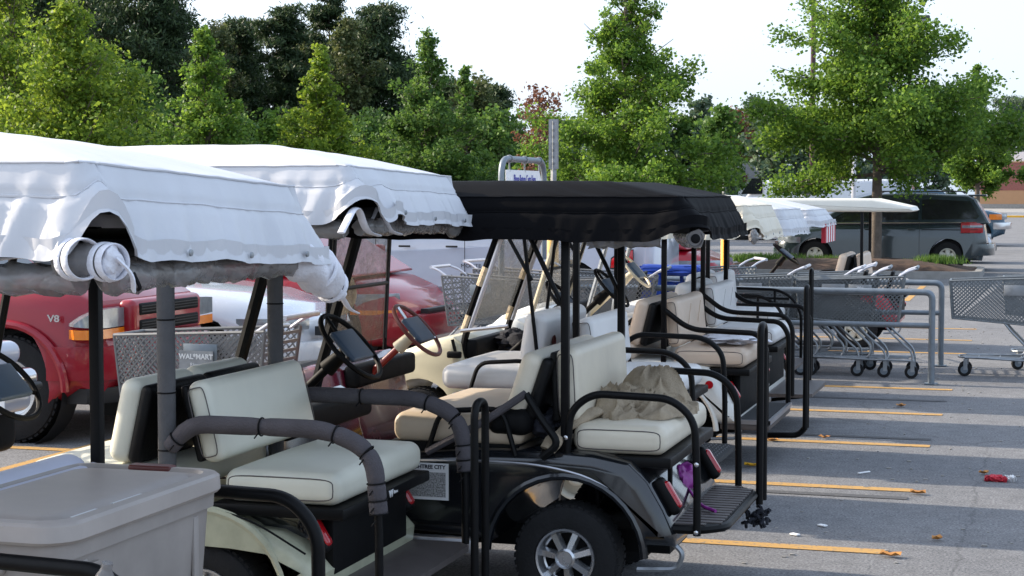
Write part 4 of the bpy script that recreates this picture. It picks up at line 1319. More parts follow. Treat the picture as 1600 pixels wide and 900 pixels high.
tw = crumpled_sheet(-1.66, 7.52, .235, .34, .800, ((-1.66, 7.72, .125, .145), (-1.76, 7.44, .07, .13), (-1.57, 7.42, .035, .11)), 4, amp=.036)
tw.tube([(-1.80, 7.24, .83), (-1.87, 7.09, .80), (-1.92, 7.01, .74), (-1.95, 6.98, .69)], .036, 18, fil=.06, flat=.5, r2=lambda t: .04 + .012 * math.sin(t * 9))
tag(tw.build('towel', 'towel', angle=80), 'crumpled beige towel draped over the rear seat of the black cart', 'towel')
bg = MB()
blob_cloth(bg, (-1.50, 7.60, .475), (.07, .13, .085), 21, .3, 60, 40, 1.8)
bg.tube([(-1.44, 7.50, .46), (-1.36, 7.36, .415), (-1.28, 7.28, .41)], .008, 6, fil=.06)
tag(bg.build('backpack', 'purple', angle=70), 'bright purple nylon bag on the footrest of the black cart', 'bag')
dj = MB()
blob_cloth(dj, (-1.98, 7.20, .775), (.08, .14, .06), 27, .45, 50, 34, 2.4)
tag(dj.build('dark_jacket', 'dark_cloth', angle=70), 'dark blue bundled cloth between the seats of the black cart', 'jacket')
ct = MB()
blob_cloth(ct, (-1.86, 11.30, .82), (.20, .22, .035), 33, .5)
tag(ct.build('folded_cloth', 'webbing', angle=70), 'crumpled pale cloth lying on the peach rear seat of the cream cart', 'cloth')
# ---------------------------------------------------------------- shopping carts (handle at +x, nose at -x)
_sc = {}
def shopping_cart(loc, rz, label, tone='basket', seatflap=False, sign=None):
    root = empty('shopping_cart', (loc[0], loc[1], 0), label, 'shopping cart', 'shopping carts in and around the corral', R(rz))
    key = (tone, seatflap)
    if key not in _sc:
        parts = []
        # basket corners: nose (x=-.50) narrow/shallow, rear (x=.42) wide/deep
        def side(s):
            # returns function (u,v)->point : u 0..1 nose->rear, v 0..1 bottom->top
            def f(u, v):
                x = -.50 + .94 * u + (.06 * v if u > .5 else -.03 * v)
                zb = .565 - .07 * u; zt = .93 + .05 * u
                y = s * ((.175 + .075 * u) * (.88 + .12 * v))
                return Vector((x, y, zb + (zt - zb) * v))
            return f
        def nose(u, v):
            a = side(-1)(0, v); b = side(1)(0, v); return a.lerp(b, u)
        def bottom(u, v):
            a = side(-1)(u, 0); b = side(1)(u, 0); return a.lerp(b, v)
        def rear(u, v):
            a = side(-1)(1, v); b = side(1)(1, v); return a.lerp(b, u)
        bars = MB()
        def bar(p, q, nrm, w, t=.006):
            d = (q - p)
            if d.length < 1e-5: return
            d.normalize(); s_ = d.cross(nrm).normalized() * w / 2; n_ = nrm.normalized() * t / 2
            V = [p + s_ + n_, p - s_ + n_, p - s_ - n_, p + s_ - n_, q + s_ + n_, q - s_ + n_, q - s_ - n_, q + s_ - n_]
            bars.add(V, [(0, 4, 5, 1), (1, 5, 6, 2), (2, 6, 7, 3), (3, 7, 4, 0)])
        def lattice(fn, L, Hh, nrm, pitch=.040, w=.0085):
            # diagonals in (u*L, v*Hh) space
            nD = int((L + Hh) / pitch) + 1
            for k in range(1, nD):
                c = k * pitch
                # line x+y=c clipped to the box
                x0 = max(0, c - Hh); x1 = min(L, c)
                if x1 > x0 + .005:
                    bar(fn(x0 / L, (c - x0) / Hh), fn(x1 / L, (c - x1) / Hh), nrm, w)
                    bar(fn(1 - x0 / L, (c - x0) / Hh) + nrm * .003, fn(1 - x1 / L, (c - x1) / Hh) + nrm * .003, nrm, w)
        for s_ in (-1, 1): lattice(side(s_), .95, .42, Vector((0, s_, 0)))
        lattice(nose, .36, .33, Vector((-1, 0, 0)))
        lattice(bottom, .95, .40, Vector((0, 0, 1)), .05)
        parts.append(('lattice', bars.mesh('lattice'), tone, 'stuff'))
        fr = MB()
        for s_ in (-1, 1):
            f = side(s_)
            for (u0, v0, u1, v1, r_) in ((0, 1, 1, 1, .011), (0, 0, 1, 0, .008), (0, 0, 0, 1, .010), (1, 0, 1, 1, .010)):
                fr.tube([f(u0, v0), f(u1, v1)], r_, 6)
        for (u, v, r_) in ((0, 1, .011), (0, 0, .008), (1, 0, .008)):
            fr.tube([side(-1)(u, v), side(1)(u, v)], r_, 6)
        parts.append(('basket_frame', fr.mesh('basket_frame'), tone, None))
        rp = MB()
        # rear gate: horizontal slats
        for k in range(9):
            v = .06 + k * .11
            a = rear(0.03, v); b = rear(.97, v)
            rp.box(a.x - .006, a.x + .006, a.y, b.y, a.z - .009, a.z + .009)
        for uu in (0.03, .5, .97):
            rp.tube([rear(uu, 0), rear(uu, 1)], .008, 6)
        parts.append(('rear_gate', rp.mesh('rear_gate'), tone, None))
        for s_ in (-1, 1):
            hd = MB().tube([side(s_)(.93, .98), (.53, s_ * .235, 1.03), (.62, s_ * .225, 1.06)], .011, 8, fil=.03)
            parts.append(('handle_arm', hd.mesh('handle_arm'), 'handle_white', None))
        hb = MB().tube([(.62, -.235, 1.06), (.62, .235, 1.06)], .0165, 10)
        parts.append(('handle', hb.mesh('handle'), 'handle_white' if not seatflap else 'rail_grey', None))
        ch = MB()
        for s_ in (-1, 1):
            # legs sweep down from the basket to the lower frame
            ch.tube([(.34, s_ * .20, .49), (.40, s_ * .21, .42), (.58, s_ * .23, .26), (.60, s_ * .235, .17)], .011, 8, fil=.05)
            ch.tube([(-.02, s_ * .18, .54), (.06, s_ * .19, .44), (.20, s_ * .20, .30), (.18, s_ * .20, .19), (-.38, s_ * .16, .185)], .011, 8, fil=.05)
            ch.tube([(.60, s_ * .235, .17), (.12, s_ * .21, .175), (-.36, s_ * .15, .185)], .011, 8)
        ch.tube([(-.36, -.15, .185), (-.44, -.10, .185), (-.44, .10, .185), (-.36, .15, .185)], .010, 8, fil=.04)
        for x in (-.25, -.05, .15, .35):
            yy = .16 + (x + .36) * .08
            ch.tube([(x, -yy, .18), (x, yy, .18)], .006, 6)
        for y in (-.08, 0, .08): ch.tube([(-.40, y, .183), (.55, y, .178)], .005, 6)
        parts.append(('undercarriage', ch.mesh('undercarriage'), 'steel', None))
        _sc[key] = parts
        w = MB().lathe([(.0, -.012), (.030, -.012), (.034, -.016), (.060, -.015), (.064, -.009), (.064, .009), (.060, .015), (.034, .016), (.030, .012), (0, .012)], (0, 0, 0), (0, 1, 0), 22)
        _sc['wheel'] = w.mesh('caster_wheel'); _sc['wheel'].materials.append(M['rubber'])
        hub = MB().lathe([(0, -.018), (.036, -.017), (.036, .017), (0, .018)], (0, 0, 0), (0, 1, 0), 16)
        _sc['hub'] = hub.mesh('hub'); _sc['hub'].materials.append(M['rail_grey'])
        fk = MB().box(-.008, .030, -.024, -.019, .0, .10).box(-.008, .030, .019, .024, .0, .10).box(-.008, .03, -.024, .024, .095, .105).tube([(.01, 0, .10), (.01, 0, .13)], .012, 8)
        _sc['fork'] = fk.mesh('fork'); _sc['fork'].materials.append(M['steel'])
    for nm, me, m_, kd in _sc[key]:
        if not me.materials: me.materials.append(M[m_])
        o = inst(nm, me, root)
        if kd: o['kind'] = kd
    for (x, y) in ((-.38, -.14), (-.38, .14), (.58, -.235), (.58, .235)):
        w = inst('caster', _sc['wheel'], root, (x, y, .064), (0, 0, rnd.uniform(-.5, .5) if x < 0 else 0))
        inst('hub', _sc['hub'], w); f = inst('fork', _sc['fork'], w, (0, 0, 0))
    if seatflap:
        k = MB().rbox(.36, 0, .90, .03, .40, .26, .012, 2, rot=Ry(15)).build('child_seat', 'black_plastic', root)
    for s_ in (-1, 1):
        p = MB().box(-.02, .20, s_ * .255 - .004, s_ * .255 + .004, .80, .90, .003).build('side_sign', 'galv' if tone != 'basket' else 'rail_grey', root)
        if sign and s_ < 0:
            text('sign_text', sign, .036, 'white_ink', p, (.09, -.2605, .868), bold=.001)
            text('sign_text', 'Always', .026, 'white_ink', p, (.09, -.2605, .828), (R(90), 0, 0))
    return root

shopping_cart((-4.72, 9.30), -1, 'shopping cart beside the dark red pickup bumper, seen through the post of the second cart')
sc0 = [o for o in COL.objects if o.name == 'shopping_cart'][0]
pn = MB().box(-.11, .11, -.262, -.256, -.06, .06).build('name_sign', 'galv', sc0); pn.location = (.07, -.01, .80)
for_txt = text('sign_text', 'WAL*MART', .042, 'white_ink', pn, (0, -.2635, .025), bold=.001)
text('sign_text', 'Rivers', .030, 'white_ink', pn, (0, -.2635, -.022))
shopping_cart((-4.95, 15.95), 176, 'shopping cart with its handle towards the red car, nearest of those by the corral sign')
shopping_cart((-5.10, 17.4), 170, 'pale slatted shopping cart just behind the one nearest the corral sign')
shopping_cart((-4.30, 17.5), 184, 'shopping cart behind the yellow-sleeved post, lattice side towards the camera')
shopping_cart((-3.95, 16.2), 8, 'shopping cart with a black child seat in front of the white pickup tail light', seatflap=True)
shopping_cart((-1.66, 17.05), 2, 'shopping cart nested behind the grey corral rail, nearest the end post', 'basket_blue', True, sign='Wal')
shopping_cart((-1.92, 17.08), 2, 'shopping cart nested into the one nearest the corral end post', 'basket_blue', True)
shopping_cart((-2.18, 17.12), 2, 'third shopping cart of the nested line behind the corral rail', 'basket_blue')
shopping_cart((-2.12, 17.75), 4, 'shopping cart nested in the corral, with a pale handle just left of the nearest one', 'basket_blue')
shopping_cart((-2.72, 17.05), 2, 'shopping cart in the corral with its nose beside the last golf cart of the row', 'basket_blue')
shopping_cart((-3.40, 18.6), 24, 'shopping cart turned at an angle in front of the red golf cart', 'basket_blue')
shopping_cart((-.21, 17.35), 0, 'shopping cart standing free at the right edge, outside the corral end post', 'basket_blue')
shopping_cart((.28, 18.15), 0, 'shopping cart cut off by the right edge, behind the free standing one', 'basket_blue')

# ---------------------------------------------------------------- corral
cr = empty('cart_corral', (-.86, 17.25, 0), 'grey pipe cart corral with two rails along each side', 'cart corral')
for s_ in (-1, 1):
    y = s_ * .88
    MB().tube([(0, y, 0), (0, y, .86), (-.0 - .15, y, .86), (-4.4, y, .86)], .030, 12, fil=.16, n=8).build('rail', 'rail_grey', cr)
    MB().tube([(-.02, y, .55), (-4.38, y, .55)], .026, 10).build('rail', 'rail_grey', cr)
    MB().box(-.06, .06, y - .06, y + .06, 0.004, .014).build('foot_plate', 'rail_grey', cr)
    for x in (-1.9, -3.2, -4.38):
        MB().tube([(x, y, 0), (x, y, .86)], .026, 10).build('corral_post', 'rail_grey', cr)
# corral sign
sg = empty('corral_sign', (-5.1, 17.3, 0), 'white corral sign with blue lettering in a grey pipe frame', 'sign')
MB().tube([(0, -.78, 0), (0, -.78, 2.13), (0, .80, 2.13), (0, .80, 0)], .032, 12, fil=.2, n=8).build('sign_frame', 'rail_grey', sg)
pb = MB().prism([(-.62, 1.30), (.68, 1.30), (.68, 1.92), (.60, 2.02), (-.62, 2.02)], -.006, .006, .002, 1).xf(Matrix.Rotation(R(90), 4, 'Z'))
pb.build('sign_panel', 'white_paper', sg)
tx = text('sign_text', 'Please Return Carts Here', .125, 'navy_ink', sg, (.012, .03, 1.925), (R(90), 0, R(90)), sx=.62, bold=.0)
for y in (-.50, .05, .60):
    MB().tube([(0, y, 2.13), (0, y, 2.0)], .009, 6).ring((0, y, 2.13), (0, 1, 0), .036, .008, 16, 6).build('sign_clip', 'galv', sg)

def channel_post(x, y, h, label, w=.05, box_h=0.75):
    r = empty('sign_post', (x, y, 0), label, 'sign post', 'tall perforated sign posts')
    MB().tube([(0, 0, 0), (0, 0, h)], w * .42, 4).build('post', 'galv', r)
    p = MB().box(-w * .62, w * .62, -w * .3, w * .3, h - box_h, h + .03).build('sign_edge', 'galv', r)
    for k in range(7):
        MB().box(-w * .15, w * .15, -w * .3 - .004, -w * .3 - .001, h - box_h + .06 + k * .1, h - box_h + .10 + k * .1).build('hole', 'black_plastic', p)
x, y = loc_at(865, 26)
channel_post(x, y, 1.78 + 112 / 2680 * 26, 'tall grey sign post seen edge-on right of the corral sign', .11, .72)
x, y = loc_at(1131, 40)
channel_post(x, y, 1.78 + 57 / 2680 * 40, 'smaller grey sign post seen edge-on above the white roof cover', .11, .50)

def bollard(x, y, h, r, m, label):
    o = MB().lathe([(r, 0), (r, h - r * .6), (r * .8, h - r * .2), (r * .4, h), (0, h + .005)], (0, 0, 0), (0, 0, 1), 20).build('bollard', m)
    o.location = (x, y, 0)
    tag(o, label, 'bollard')
x, y = loc_at(1133, 20.5); bollard(x, y, 1.30, .050, 'yellow_paint', 'bright yellow bollard behind the taped-strut cart and the white covered cart')
x, y = loc_at(864, 19.5)
o = empty('sleeved_post', (x, y, 0), 'grey post with a faded yellow sleeve, near the shopping carts', 'post')
MB().tube([(0, 0, 0), (0, 0, 1.42)], .028, 10).build('post', 'galv', o)
MB().lathe([(.066, .86), (.068, .87), (.066, 1.245), (.06, 1.255), (0, 1.256)], (0, 0, 0), (0, 0, 1), 20).build('sleeve', 'orange_yellow', o)

# blue plastic thing hung on a cart handle beyond the corral rail
bl = MB()
bl.rbox(0, 0, 1.03, .62, .34, .10, .045, 3, noise=.012, seed=2)
bl.rbox(-.19, -.05, .82, .22, .26, .42, .06, 3, noise=.012, seed=3)
bl.rbox(.05, .05, .86, .40, .20, .10, .03, 3, noise=.01, seed=4)
o = bl.build('blue_plastic_seat', 'blue_cloth', angle=70); x, y = loc_at(1050, 17.2); o.location = (x, y, -.02)
tag(o, 'bright blue plastic child seat shell standing among the shopping carts', 'child seat')
MB().tube([(-.25, 0, 0), (-.1, 0, .9)], .02, 8).tube([(.2, 0, 0), (.1, 0, .95)], .02, 8).build('seat_leg', 'blue_cloth', o).location = (0, 0, .02)

# ---------------------------------------------------------------- cars (x forward in local space)
def car(name, cat, loc, rz, label, paint, L, Wd, low, green, wheels, wr, roofin=.12, glass='glass_dark', group=None, archr=None, rim='white', zb=.24, winx=None, b=.12, rack=False, zbelt=None, tumble=.34, pillars=(), rounding=.22):
    global CAR_B
    CAR_B = b
    hw = Wd / 2
    root = empty(name, (loc[0], loc[1], 0), label, cat, group, R(rz))
    ar = archr or wr + .07
    wx = sorted(wheels)
    # polygon: top line from rear to front (low), then underside front to rear with arches
    under = []
    for x in reversed(wx):
        under += [(x + ar * math.cos(R(a)), wr + ar * math.sin(R(a))) for a in np.linspace(-12, 192, 17)]
    poly = list(low) + [(low[-1][0] - .08, zb)] + under + [(low[0][0] + .08, zb)]
    mult = [1] * len(low) + [.6] + [.04] * len(under) + [.6]
    half = L / 2
    def plan(y, x, z): return y
    mb = MB().prism(poly, -hw, hw, b, 5, mult)
    # round the nose and tail in plan
    out = []
    for (x, y, z) in mb.v:
        t = min(1, abs(y) / hw)
        e = max(0, (abs(x) - (half - .75)) / .75)
        x2 = x - math.copysign(rounding * t ** 3 * e, x)
        s_ = 1 - .05 * e
        bulge = 1 - .035 * max(0, (z - .62) / .4) ** 1 if z > .62 else 1
        out.append((x2, y * s_ * bulge, z))
    mb.v = out
    body = mb.build('body', paint, root, angle=32)
    # wheels
    for x in wheels:
        for s_ in (-1, 1):
            put_wheel(root, x, s_ * (hw - .125), wr, rim, r=wr, w=.22, side=s_)
            MB().lathe([(ar - .02, 0), (ar - .02, .22), (0, .22)], (x, s_ * (hw - .02), wr), (0, -s_, 0), 24).build('wheel_well', 'trim', body)
    zlow = min(p[1] for p in green) if green else 0; zt = max(p[1] for p in green) if green else 0
    def yf(s_, z, off=0): return s_ * (hw - .055 - tumble * max(0, z - zlow) * (roofin / .12) + off)
    if green:
        n = len(green)
        mbg = MB().prism(green, -1, 1, 0)
        mbg.v = [(x, yf(1 if y > 0 else -1, z), z) for (x, y, z) in mbg.v]
        me = mbg
        o_ = mbg.build('cabin', paint, root, angle=32)
        bev = o_.modifiers.new('bev', 'BEVEL'); bev.width = .05; bev.segments = 3; bev.limit_method = 'ANGLE'; bev.angle_limit = R(20)
        cab = o_
        for wp in (winx or []):
            for s_ in (-1, 1):
                V = [(x, yf(s_, z, .006 * s_ * s_) + s_ * .004, z) for x, z in wp]
                V = V + [(v[0], v[1] - s_ * .02, v[2]) for v in V]
                m_ = len(wp)
                q = MB().add(V, [tuple(range(m_)), tuple(range(2 * m_ - 1, m_ - 1, -1))] + [(i, (i + 1) % m_, m_ + (i + 1) % m_, m_ + i) for i in range(m_)])
                q.build('side_window', glass, cab)
        # windscreen and rear glass on the sloping ends
        gr = sorted(green, key=lambda p: p[0])
        def slope(p0, p1, nm):
            d = Vector((p1[0] - p0[0], 0, p1[1] - p0[1])); nn = Vector((d.z, 0, -d.x)).normalized()
            if nm == 'rear_window' and nn.x > 0: nn = -nn
            if nm == 'windscreen' and nn.x < 0: nn = -nn
            V = []
            for t in (.08, .90):
                x = p0[0] + d.x * t; z = p0[1] + d.z * t
                for s_ in (-1, 1): V.append((x + nn.x * .006, yf(s_, z, 0) * .9, z + nn.z * .006))
            V += [(v[0] - nn.x * .02, v[1], v[2] - nn.z * .02) for v in V]
            MB().add(V, [(0, 1, 3, 2), (4, 6, 7, 5), (0, 4, 5, 1), (2, 3, 7, 6), (0, 2, 6, 4), (1, 5, 7, 3)]).build(nm, glass, cab)
        fb_ = max((p for p in green if p[1] < zlow + .12), key=lambda p: p[0]); ft = max((p for p in green if p[1] > zt - .12), key=lambda p: p[0])
        slope(fb_, ft, 'windscreen')
        rb_ = min((p for p in green if p[1] < zlow + .12), key=lambda p: p[0]); rt = min((p for p in green if p[1] > zt - .12), key=lambda p: p[0])
        slope(rb_, rt, 'rear_window')
        if rack:
            for s_ in (-1, 1):
                MB().tube([(rack[0], s_ * (hw - .38), zt - .01), (rack[0] + .08, s_ * (hw - .38), zt + .045), (rack[1] - .08, s_ * (hw - .38), zt + .045), (rack[1], s_ * (hw - .38), zt - .01)], .016, 6, fil=.05).build('roof_rail', 'trim', cab)
    root['hw'] = hw
    del root['hw']
    return root, body, hw

def seam(root, hw, x, z0, z1, name='door_seam', side=-1, m='trim', w=.008):
    MB().box(x - w / 2, x + w / 2, side * (hw + .001) - .004, side * (hw + .001) + .004, z0, z1).build(name, m, root)
def handle(root, hw, x, z, m='trim', side=-1):
    MB().rbox(x, side * (hw + .02), z, .17, .025, .028, .010, 2).build('door_handle', m, root)
def mirror(root, hw, x, z, m):
    for s_ in (-1, 1):
        MB().rbox(x, s_ * (hw + .11), z, .10, .18, .13, .04, 2).build('side_mirror', m, root)

def curved(bd, name, m, xn, hw, z0, z1, y0, y1, rnd_, depth=.10, proud=.015, n=14, r=.02):
    """bar that follows the rounded nose or tail; xn sign gives the end"""
    sg_ = 1 if xn > 0 else -1
    V = []; F = []
    for i in range(n + 1):
        y = y0 + (y1 - y0) * i / n
        t = min(1.0, abs(y) / hw)
        xo = xn + sg_ * (proud - rnd_ * t ** 3) ; 
        e_ = max(0, (abs(y) - (hw - CAR_B)) / CAR_B)
        xo -= sg_ * CAR_B * (1 - math.sqrt(max(0, 1 - min(1, e_) ** 2)))
        xi = xo - sg_ * depth
        V += [(xi, y, z0), (xo - sg_ * r * .3, y, z0), (xo, y, z0 + r), (xo, y, z1 - r), (xo - sg_ * r * .3, y, z1), (xi, y, z1)]
    for i in range(n):
        for k in range(6):
            F.append((i * 6 + k, i * 6 + (k + 1) % 6, (i + 1) * 6 + (k + 1) % 6, (i + 1) * 6 + k))
    F += [tuple(range(6)), tuple(n * 6 + k for k in range(5, -1, -1))]
    return MB().add(V, F).build(name, m, bd)

# dark red pickup at the left
lowp = [(-2.62, .55), (-2.62, 1.05), (-2.55, 1.10), (.75, 1.12), (1.1, 1.14), (1.9, 1.13), (2.36, 1.08), (2.52, 1.01), (2.58, .80), (2.66, .68), (2.66, .46), (2.60, .36)]
grp = [(-.9, 1.05), (-.78, 1.55), (-.6, 1.62), (.35, 1.62), (.55, 1.57), (1.08, 1.08)]
rt, bd, hw = car('pickup_truck', 'pickup truck', (-8.72, 11.50), 0, 'dark red pickup truck with orange turn lights at the left edge', 'pickup_red', 5.3, 1.86, lowp, grp, (1.78, -1.55), .385, archr=.455, rim='plain', zb=.38, b=.16, winx=[[(-.75, 1.18), (-.68, 1.5), (.3, 1.5), (.74, 1.18)]], rounding=.30)
text('fender_badge', 'V8', .068, 'chrome', bd, (2.17, -hw - .003, .90), bold=.002, ext=.006, sx=1.25)
# fender flare
MB().tube([(p[0] + 1.78, -hw - .0, p[1] + .385) for p in [(.47 * math.cos(R(a)), .47 * math.sin(R(a))) for a in np.linspace(0, 180, 22)]], .03, 8).build('fender_flare', 'pickup_red', bd)
# lights wrapping round the near and far corners
for s_ in (-1, 1):
    V = []; 
    hl = []
    for (t, z0, z1) in ((0, .845, .865), (.18, .84, .915), (.4, .835, .955), (.7, .83, .965), (1, .83, .965)):
        # path from fender side to nose
        a = t
        x = 2.31 + .23 * (1 - (1 - a) ** 2) ; y = (hw + .006) - .42 * a ** 2.2
        x = min(x, 2.47)
        hl.append((x, s_ * y, z0, z1))
    m1 = MB(); m2 = MB()
    def strip(mb, rows, zf0, zf1, th=.05):
        V = []
        for (x, y, z0, z1) in rows:
            for zz in (zf0(z0, z1), zf1(z0, z1)):
                V.append((x + .025, y + s_ * .008, zz)); V.append((x - th, y - s_ * th, zz))
        F = []
        for i in range(len(rows) - 1):
            a = i * 4; b_ = a + 4
            F += [(a, b_, b_ + 2, a + 2), (a + 1, a + 3, b_ + 3, b_ + 1), (a, a + 1, b_ + 1, b_), (a + 2, b_ + 2, b_ + 3, a + 3)]
        F += [(0, 2, 3, 1), (len(V) - 4, len(V) - 3, len(V) - 1, len(V) - 2)]
        mb.add(V, F)
    strip(m1, hl, lambda a, b_: a, lambda a, b_: b_)
    m1.build('headlight', 'clear_lens', bd)
    strip(m2, hl, lambda a, b_: .755, lambda a, b_: .822)
    m2.build('turn_light', 'amber_lens', bd)
# grille
gr = MB().rbox(2.505, 0, .885, .14, 1.06, .26, .05, 3).build('grille_surround', 'pickup_red', bd)
for z in (.825, .942):
    for y0 in (-.235, .235):
        MB().rbox(2.563, y0, z, .04, .45, .092, .02, 2).build('grille_opening', 'black_plastic', gr)
        for dz in (-.018, 0.002, .022):
            MB().box(2.574, 2.588, y0 - .2, y0 + .2, z + dz - .004, z + dz + .004).build('grille_bar', 'trim', gr)
curved(bd, 'bumper', 'pickup_red', 2.65, hw, .46, .70, -hw, hw, .30, .11, .02)

curved(bd, 'air_dam', 'trim', 2.60, hw, .29, .40, -hw * .9, hw * .9, .30, .2, .0)
seam(rt, hw, 1.12, .45, 1.0); handle(rt, hw, .05, .93)
mirror(rt, hw, .85, 1.15, 'trim')
# white car beyond it
lows = [(-2.35, .50), (-2.38, .80), (-2.2, .98), (-1.4, 1.00), (.9, .98), (1.6, .90), (2.1, .78), (2.33, .66), (2.40, .52), (2.36, .30)]
grs = [(-1.75, .95), (-1.15, 1.40), (-.6, 1.46), (.0, 1.45), (.95, .95)]
wns = [[(-1.35, 1.03), (-1.0, 1.34), (-.35, 1.38), (-.35, 1.03)], [(-.28, 1.03), (-.28, 1.38), (.0, 1.37), (.62, 1.03)]]
rt, bd, hw = car('parked_car', 'car', (-8.25, 14.15), 0, 'white car with a smooth hood between the red pickup and the red minivan', 'car_white', 4.75, 1.78, lows, grs, (1.45, -1.35), .32, winx=wns, rim='cover', b=.2, rounding=.34)
for s_ in (-1, 1):
    curved(bd, 'headlight', 'clear_lens', 2.30, hw, .60, .71, s_ * .42, s_ * .86, .34, .12, .0)
curved(bd, 'grille', 'trim', 2.37, hw, .54, .62, -.34, .34, .34, .08, .01)
curved(bd, 'bumper', 'car_white', 2.38, hw, .34, .50, -hw * .97, hw * .97, .34, .12, .01)
seam(rt, hw, .62, .3, .95); seam(rt, hw, -.35, .3, .95); handle(rt, hw, -.15, .83); mirror(rt, hw, .68, 1.05, 'car_white')
# red minivan
lowm = [(-2.40, .45), (-2.42, .90), (-2.30, .97), (1.2, .98), (1.75, .90), (2.15, .77), (2.32, .63), (2.38, .48), (2.34, .30)]
grm = [(-2.38, .93), (-2.22, 1.62), (-2.0, 1.74), (-.6, 1.78), (.35, 1.72), (.65, 1.62), (1.70, .94)]
wnm = [[(-2.1, 1.12), (-2.0, 1.58), (-1.1, 1.62), (-1.1, 1.12)], [(-1.02, 1.12), (-1.02, 1.62), (-.1, 1.62), (-.1, 1.12)], [(0, 1.12), (0, 1.61), (.45, 1.56), (1.25, 1.12)]]
rt, bd, hw = car('minivan', 'minivan', (-8.12, 16.75), 0, 'red minivan with blue-tinted headlight seen through the clear windshield', 'car_red', 4.8, 1.92, lowm, grm, (1.5, -1.45), .34, winx=wnm, rim='plain', glass='glass_green', b=.2, rounding=.34)
for s_ in (-1, 1):
    curved(bd, 'headlight', 'clear_lens', 2.20, hw, .66, .78, s_ * .66, s_ * .945, .34, .20, .0)
    curved(bd, 'turn_light', 'amber_lens', 2.31, hw, .575, .62, s_ * .74, s_ * .945, .34, .2, .005)
curved(bd, 'grille', 'trim', 2.31, hw, .56, .61, -.38, .38, .34, .08, .0)
curved(bd, 'bumper', 'car_red', 2.37, hw, .34, .56, -hw * .98, hw * .98, .34, .14, .01)
seam(rt, hw, .95, .3, 1.03); seam(rt, hw, -.1, .3, 1.03); handle(rt, hw, .1, .88); mirror(rt, hw, 1.2, 1.15, 'car_red')

# white and silver pickup crossing behind the shopping carts (nose to the left)
lowk = [(-2.95, .55), (-2.96, 1.22), (-2.92, 1.28), (.7, 1.28), (1.2, 1.26), (2.2, 1.20), (2.75, 1.10), (2.88, .95), (2.95, .60), (2.9, .42)]
grk = [(-1.15, 1.25), (-1.05, 1.80), (-.9, 1.90), (.45, 1.90), (.65, 1.85), (1.25, 1.25)]
wnk = [[(-1.0, 1.34), (-.93, 1.78), (-.35, 1.80), (-.35, 1.34)], [(-.27, 1.34), (-.27, 1.80), (.45, 1.79), (.9, 1.34)]]
rt, bd, hw = car('pickup_truck', 'pickup truck', (-7.62, 23.0), 180, 'white pickup truck with red tail light, parked crossways behind the shopping carts', 'car_silver', 5.9, 2.0, lowk, grk, (1.95, -1.75), .40, winx=wnk, rim='cover', zb=.45, b=.12, archr=.50, rounding=.10)
def rear_light(bd, hw, x, z0, z1, w, m='red_lens'):
    for s_ in (-1, 1):
        pts = [(x, z0), (x + w, z0), (x + w * .95, (z0 + z1) / 2), (x + w * .6, z1 - .04), (x + w * .15, z1), (x, z1)]
        q = MB().prism(pts, s_ * (hw + .012) - .03, s_ * (hw + .012) + .02, .008, 2)
        q.build('tail_light', m, bd)
        MB().prism([(p[0] + (.012 if p[0] > x + .01 else -.0), p[1] + (.015 if p[1] > z0 + .05 else -.015)) for p in pts], s_ * (hw + .008) - .03, s_ * (hw + .008) + .012).build('light_trim', 'trim', bd)
rear_light(bd, hw, -2.64, .80, 1.03, .30)
curved(bd, 'bumper', 'chrome', -2.96, hw, .55, .77, -hw, hw, .10, .12, .06)
seam(rt, hw, -.31, .5, 1.28, side=1); seam(rt, hw, .98, .5, 1.28, side=1); seam(rt, hw, -1.2, .5, 1.28, side=1)
for (x_, z_) in ((.55, 1.03), (-.45 + .14, 1.03)):
    pass
handle(rt, hw, -.13, 1.06, 'trim', 1)
handle(rt, hw, .55, 1.06, 'trim', 1)
text('side_badge', 'MONTE CARLO', .07, 'trim', rt, (-.55, hw + .004, .80), (R(90), 0, R(180)), sx=1.2)
mirror(rt, hw, .95, 1.4, 'trim')
# second red car with its wheel arch showing
rt, bd, hw = car('parked_car', 'car', (-6.55, 26.0), 0, 'red car partly hidden behind the white pickup tail, one dark wheel arch showing', 'car_red', 4.8, 1.86, lowm, grm[:], (1.5, -1.45), .34, winx=wnm, rim='plain', b=.2, rounding=.34)
MB().box(.3, .38, -hw - .006, -hw + .01, .82, .92).build('fuel_cap', 'white_paper', bd)
for s_ in (-1, 1): curved(bd, 'headlight', 'clear_lens', 2.20, hw, .66, .78, s_ * .56, s_ * .925, .34, .20, .0)
rt, bd, hw = car('parked_car', 'car', (-13.0, 27.5), 0, 'pale silver car glimpsed behind the red minivan roof', 'car_silver', 4.75, 1.8, lows, grs, (1.45, -1.35), .32, winx=wns, rim='cover', b=.2)
MB().rbox(2.33, 0, .56, .10, .70, .10, .03, 2).build('grille', 'trim', bd)

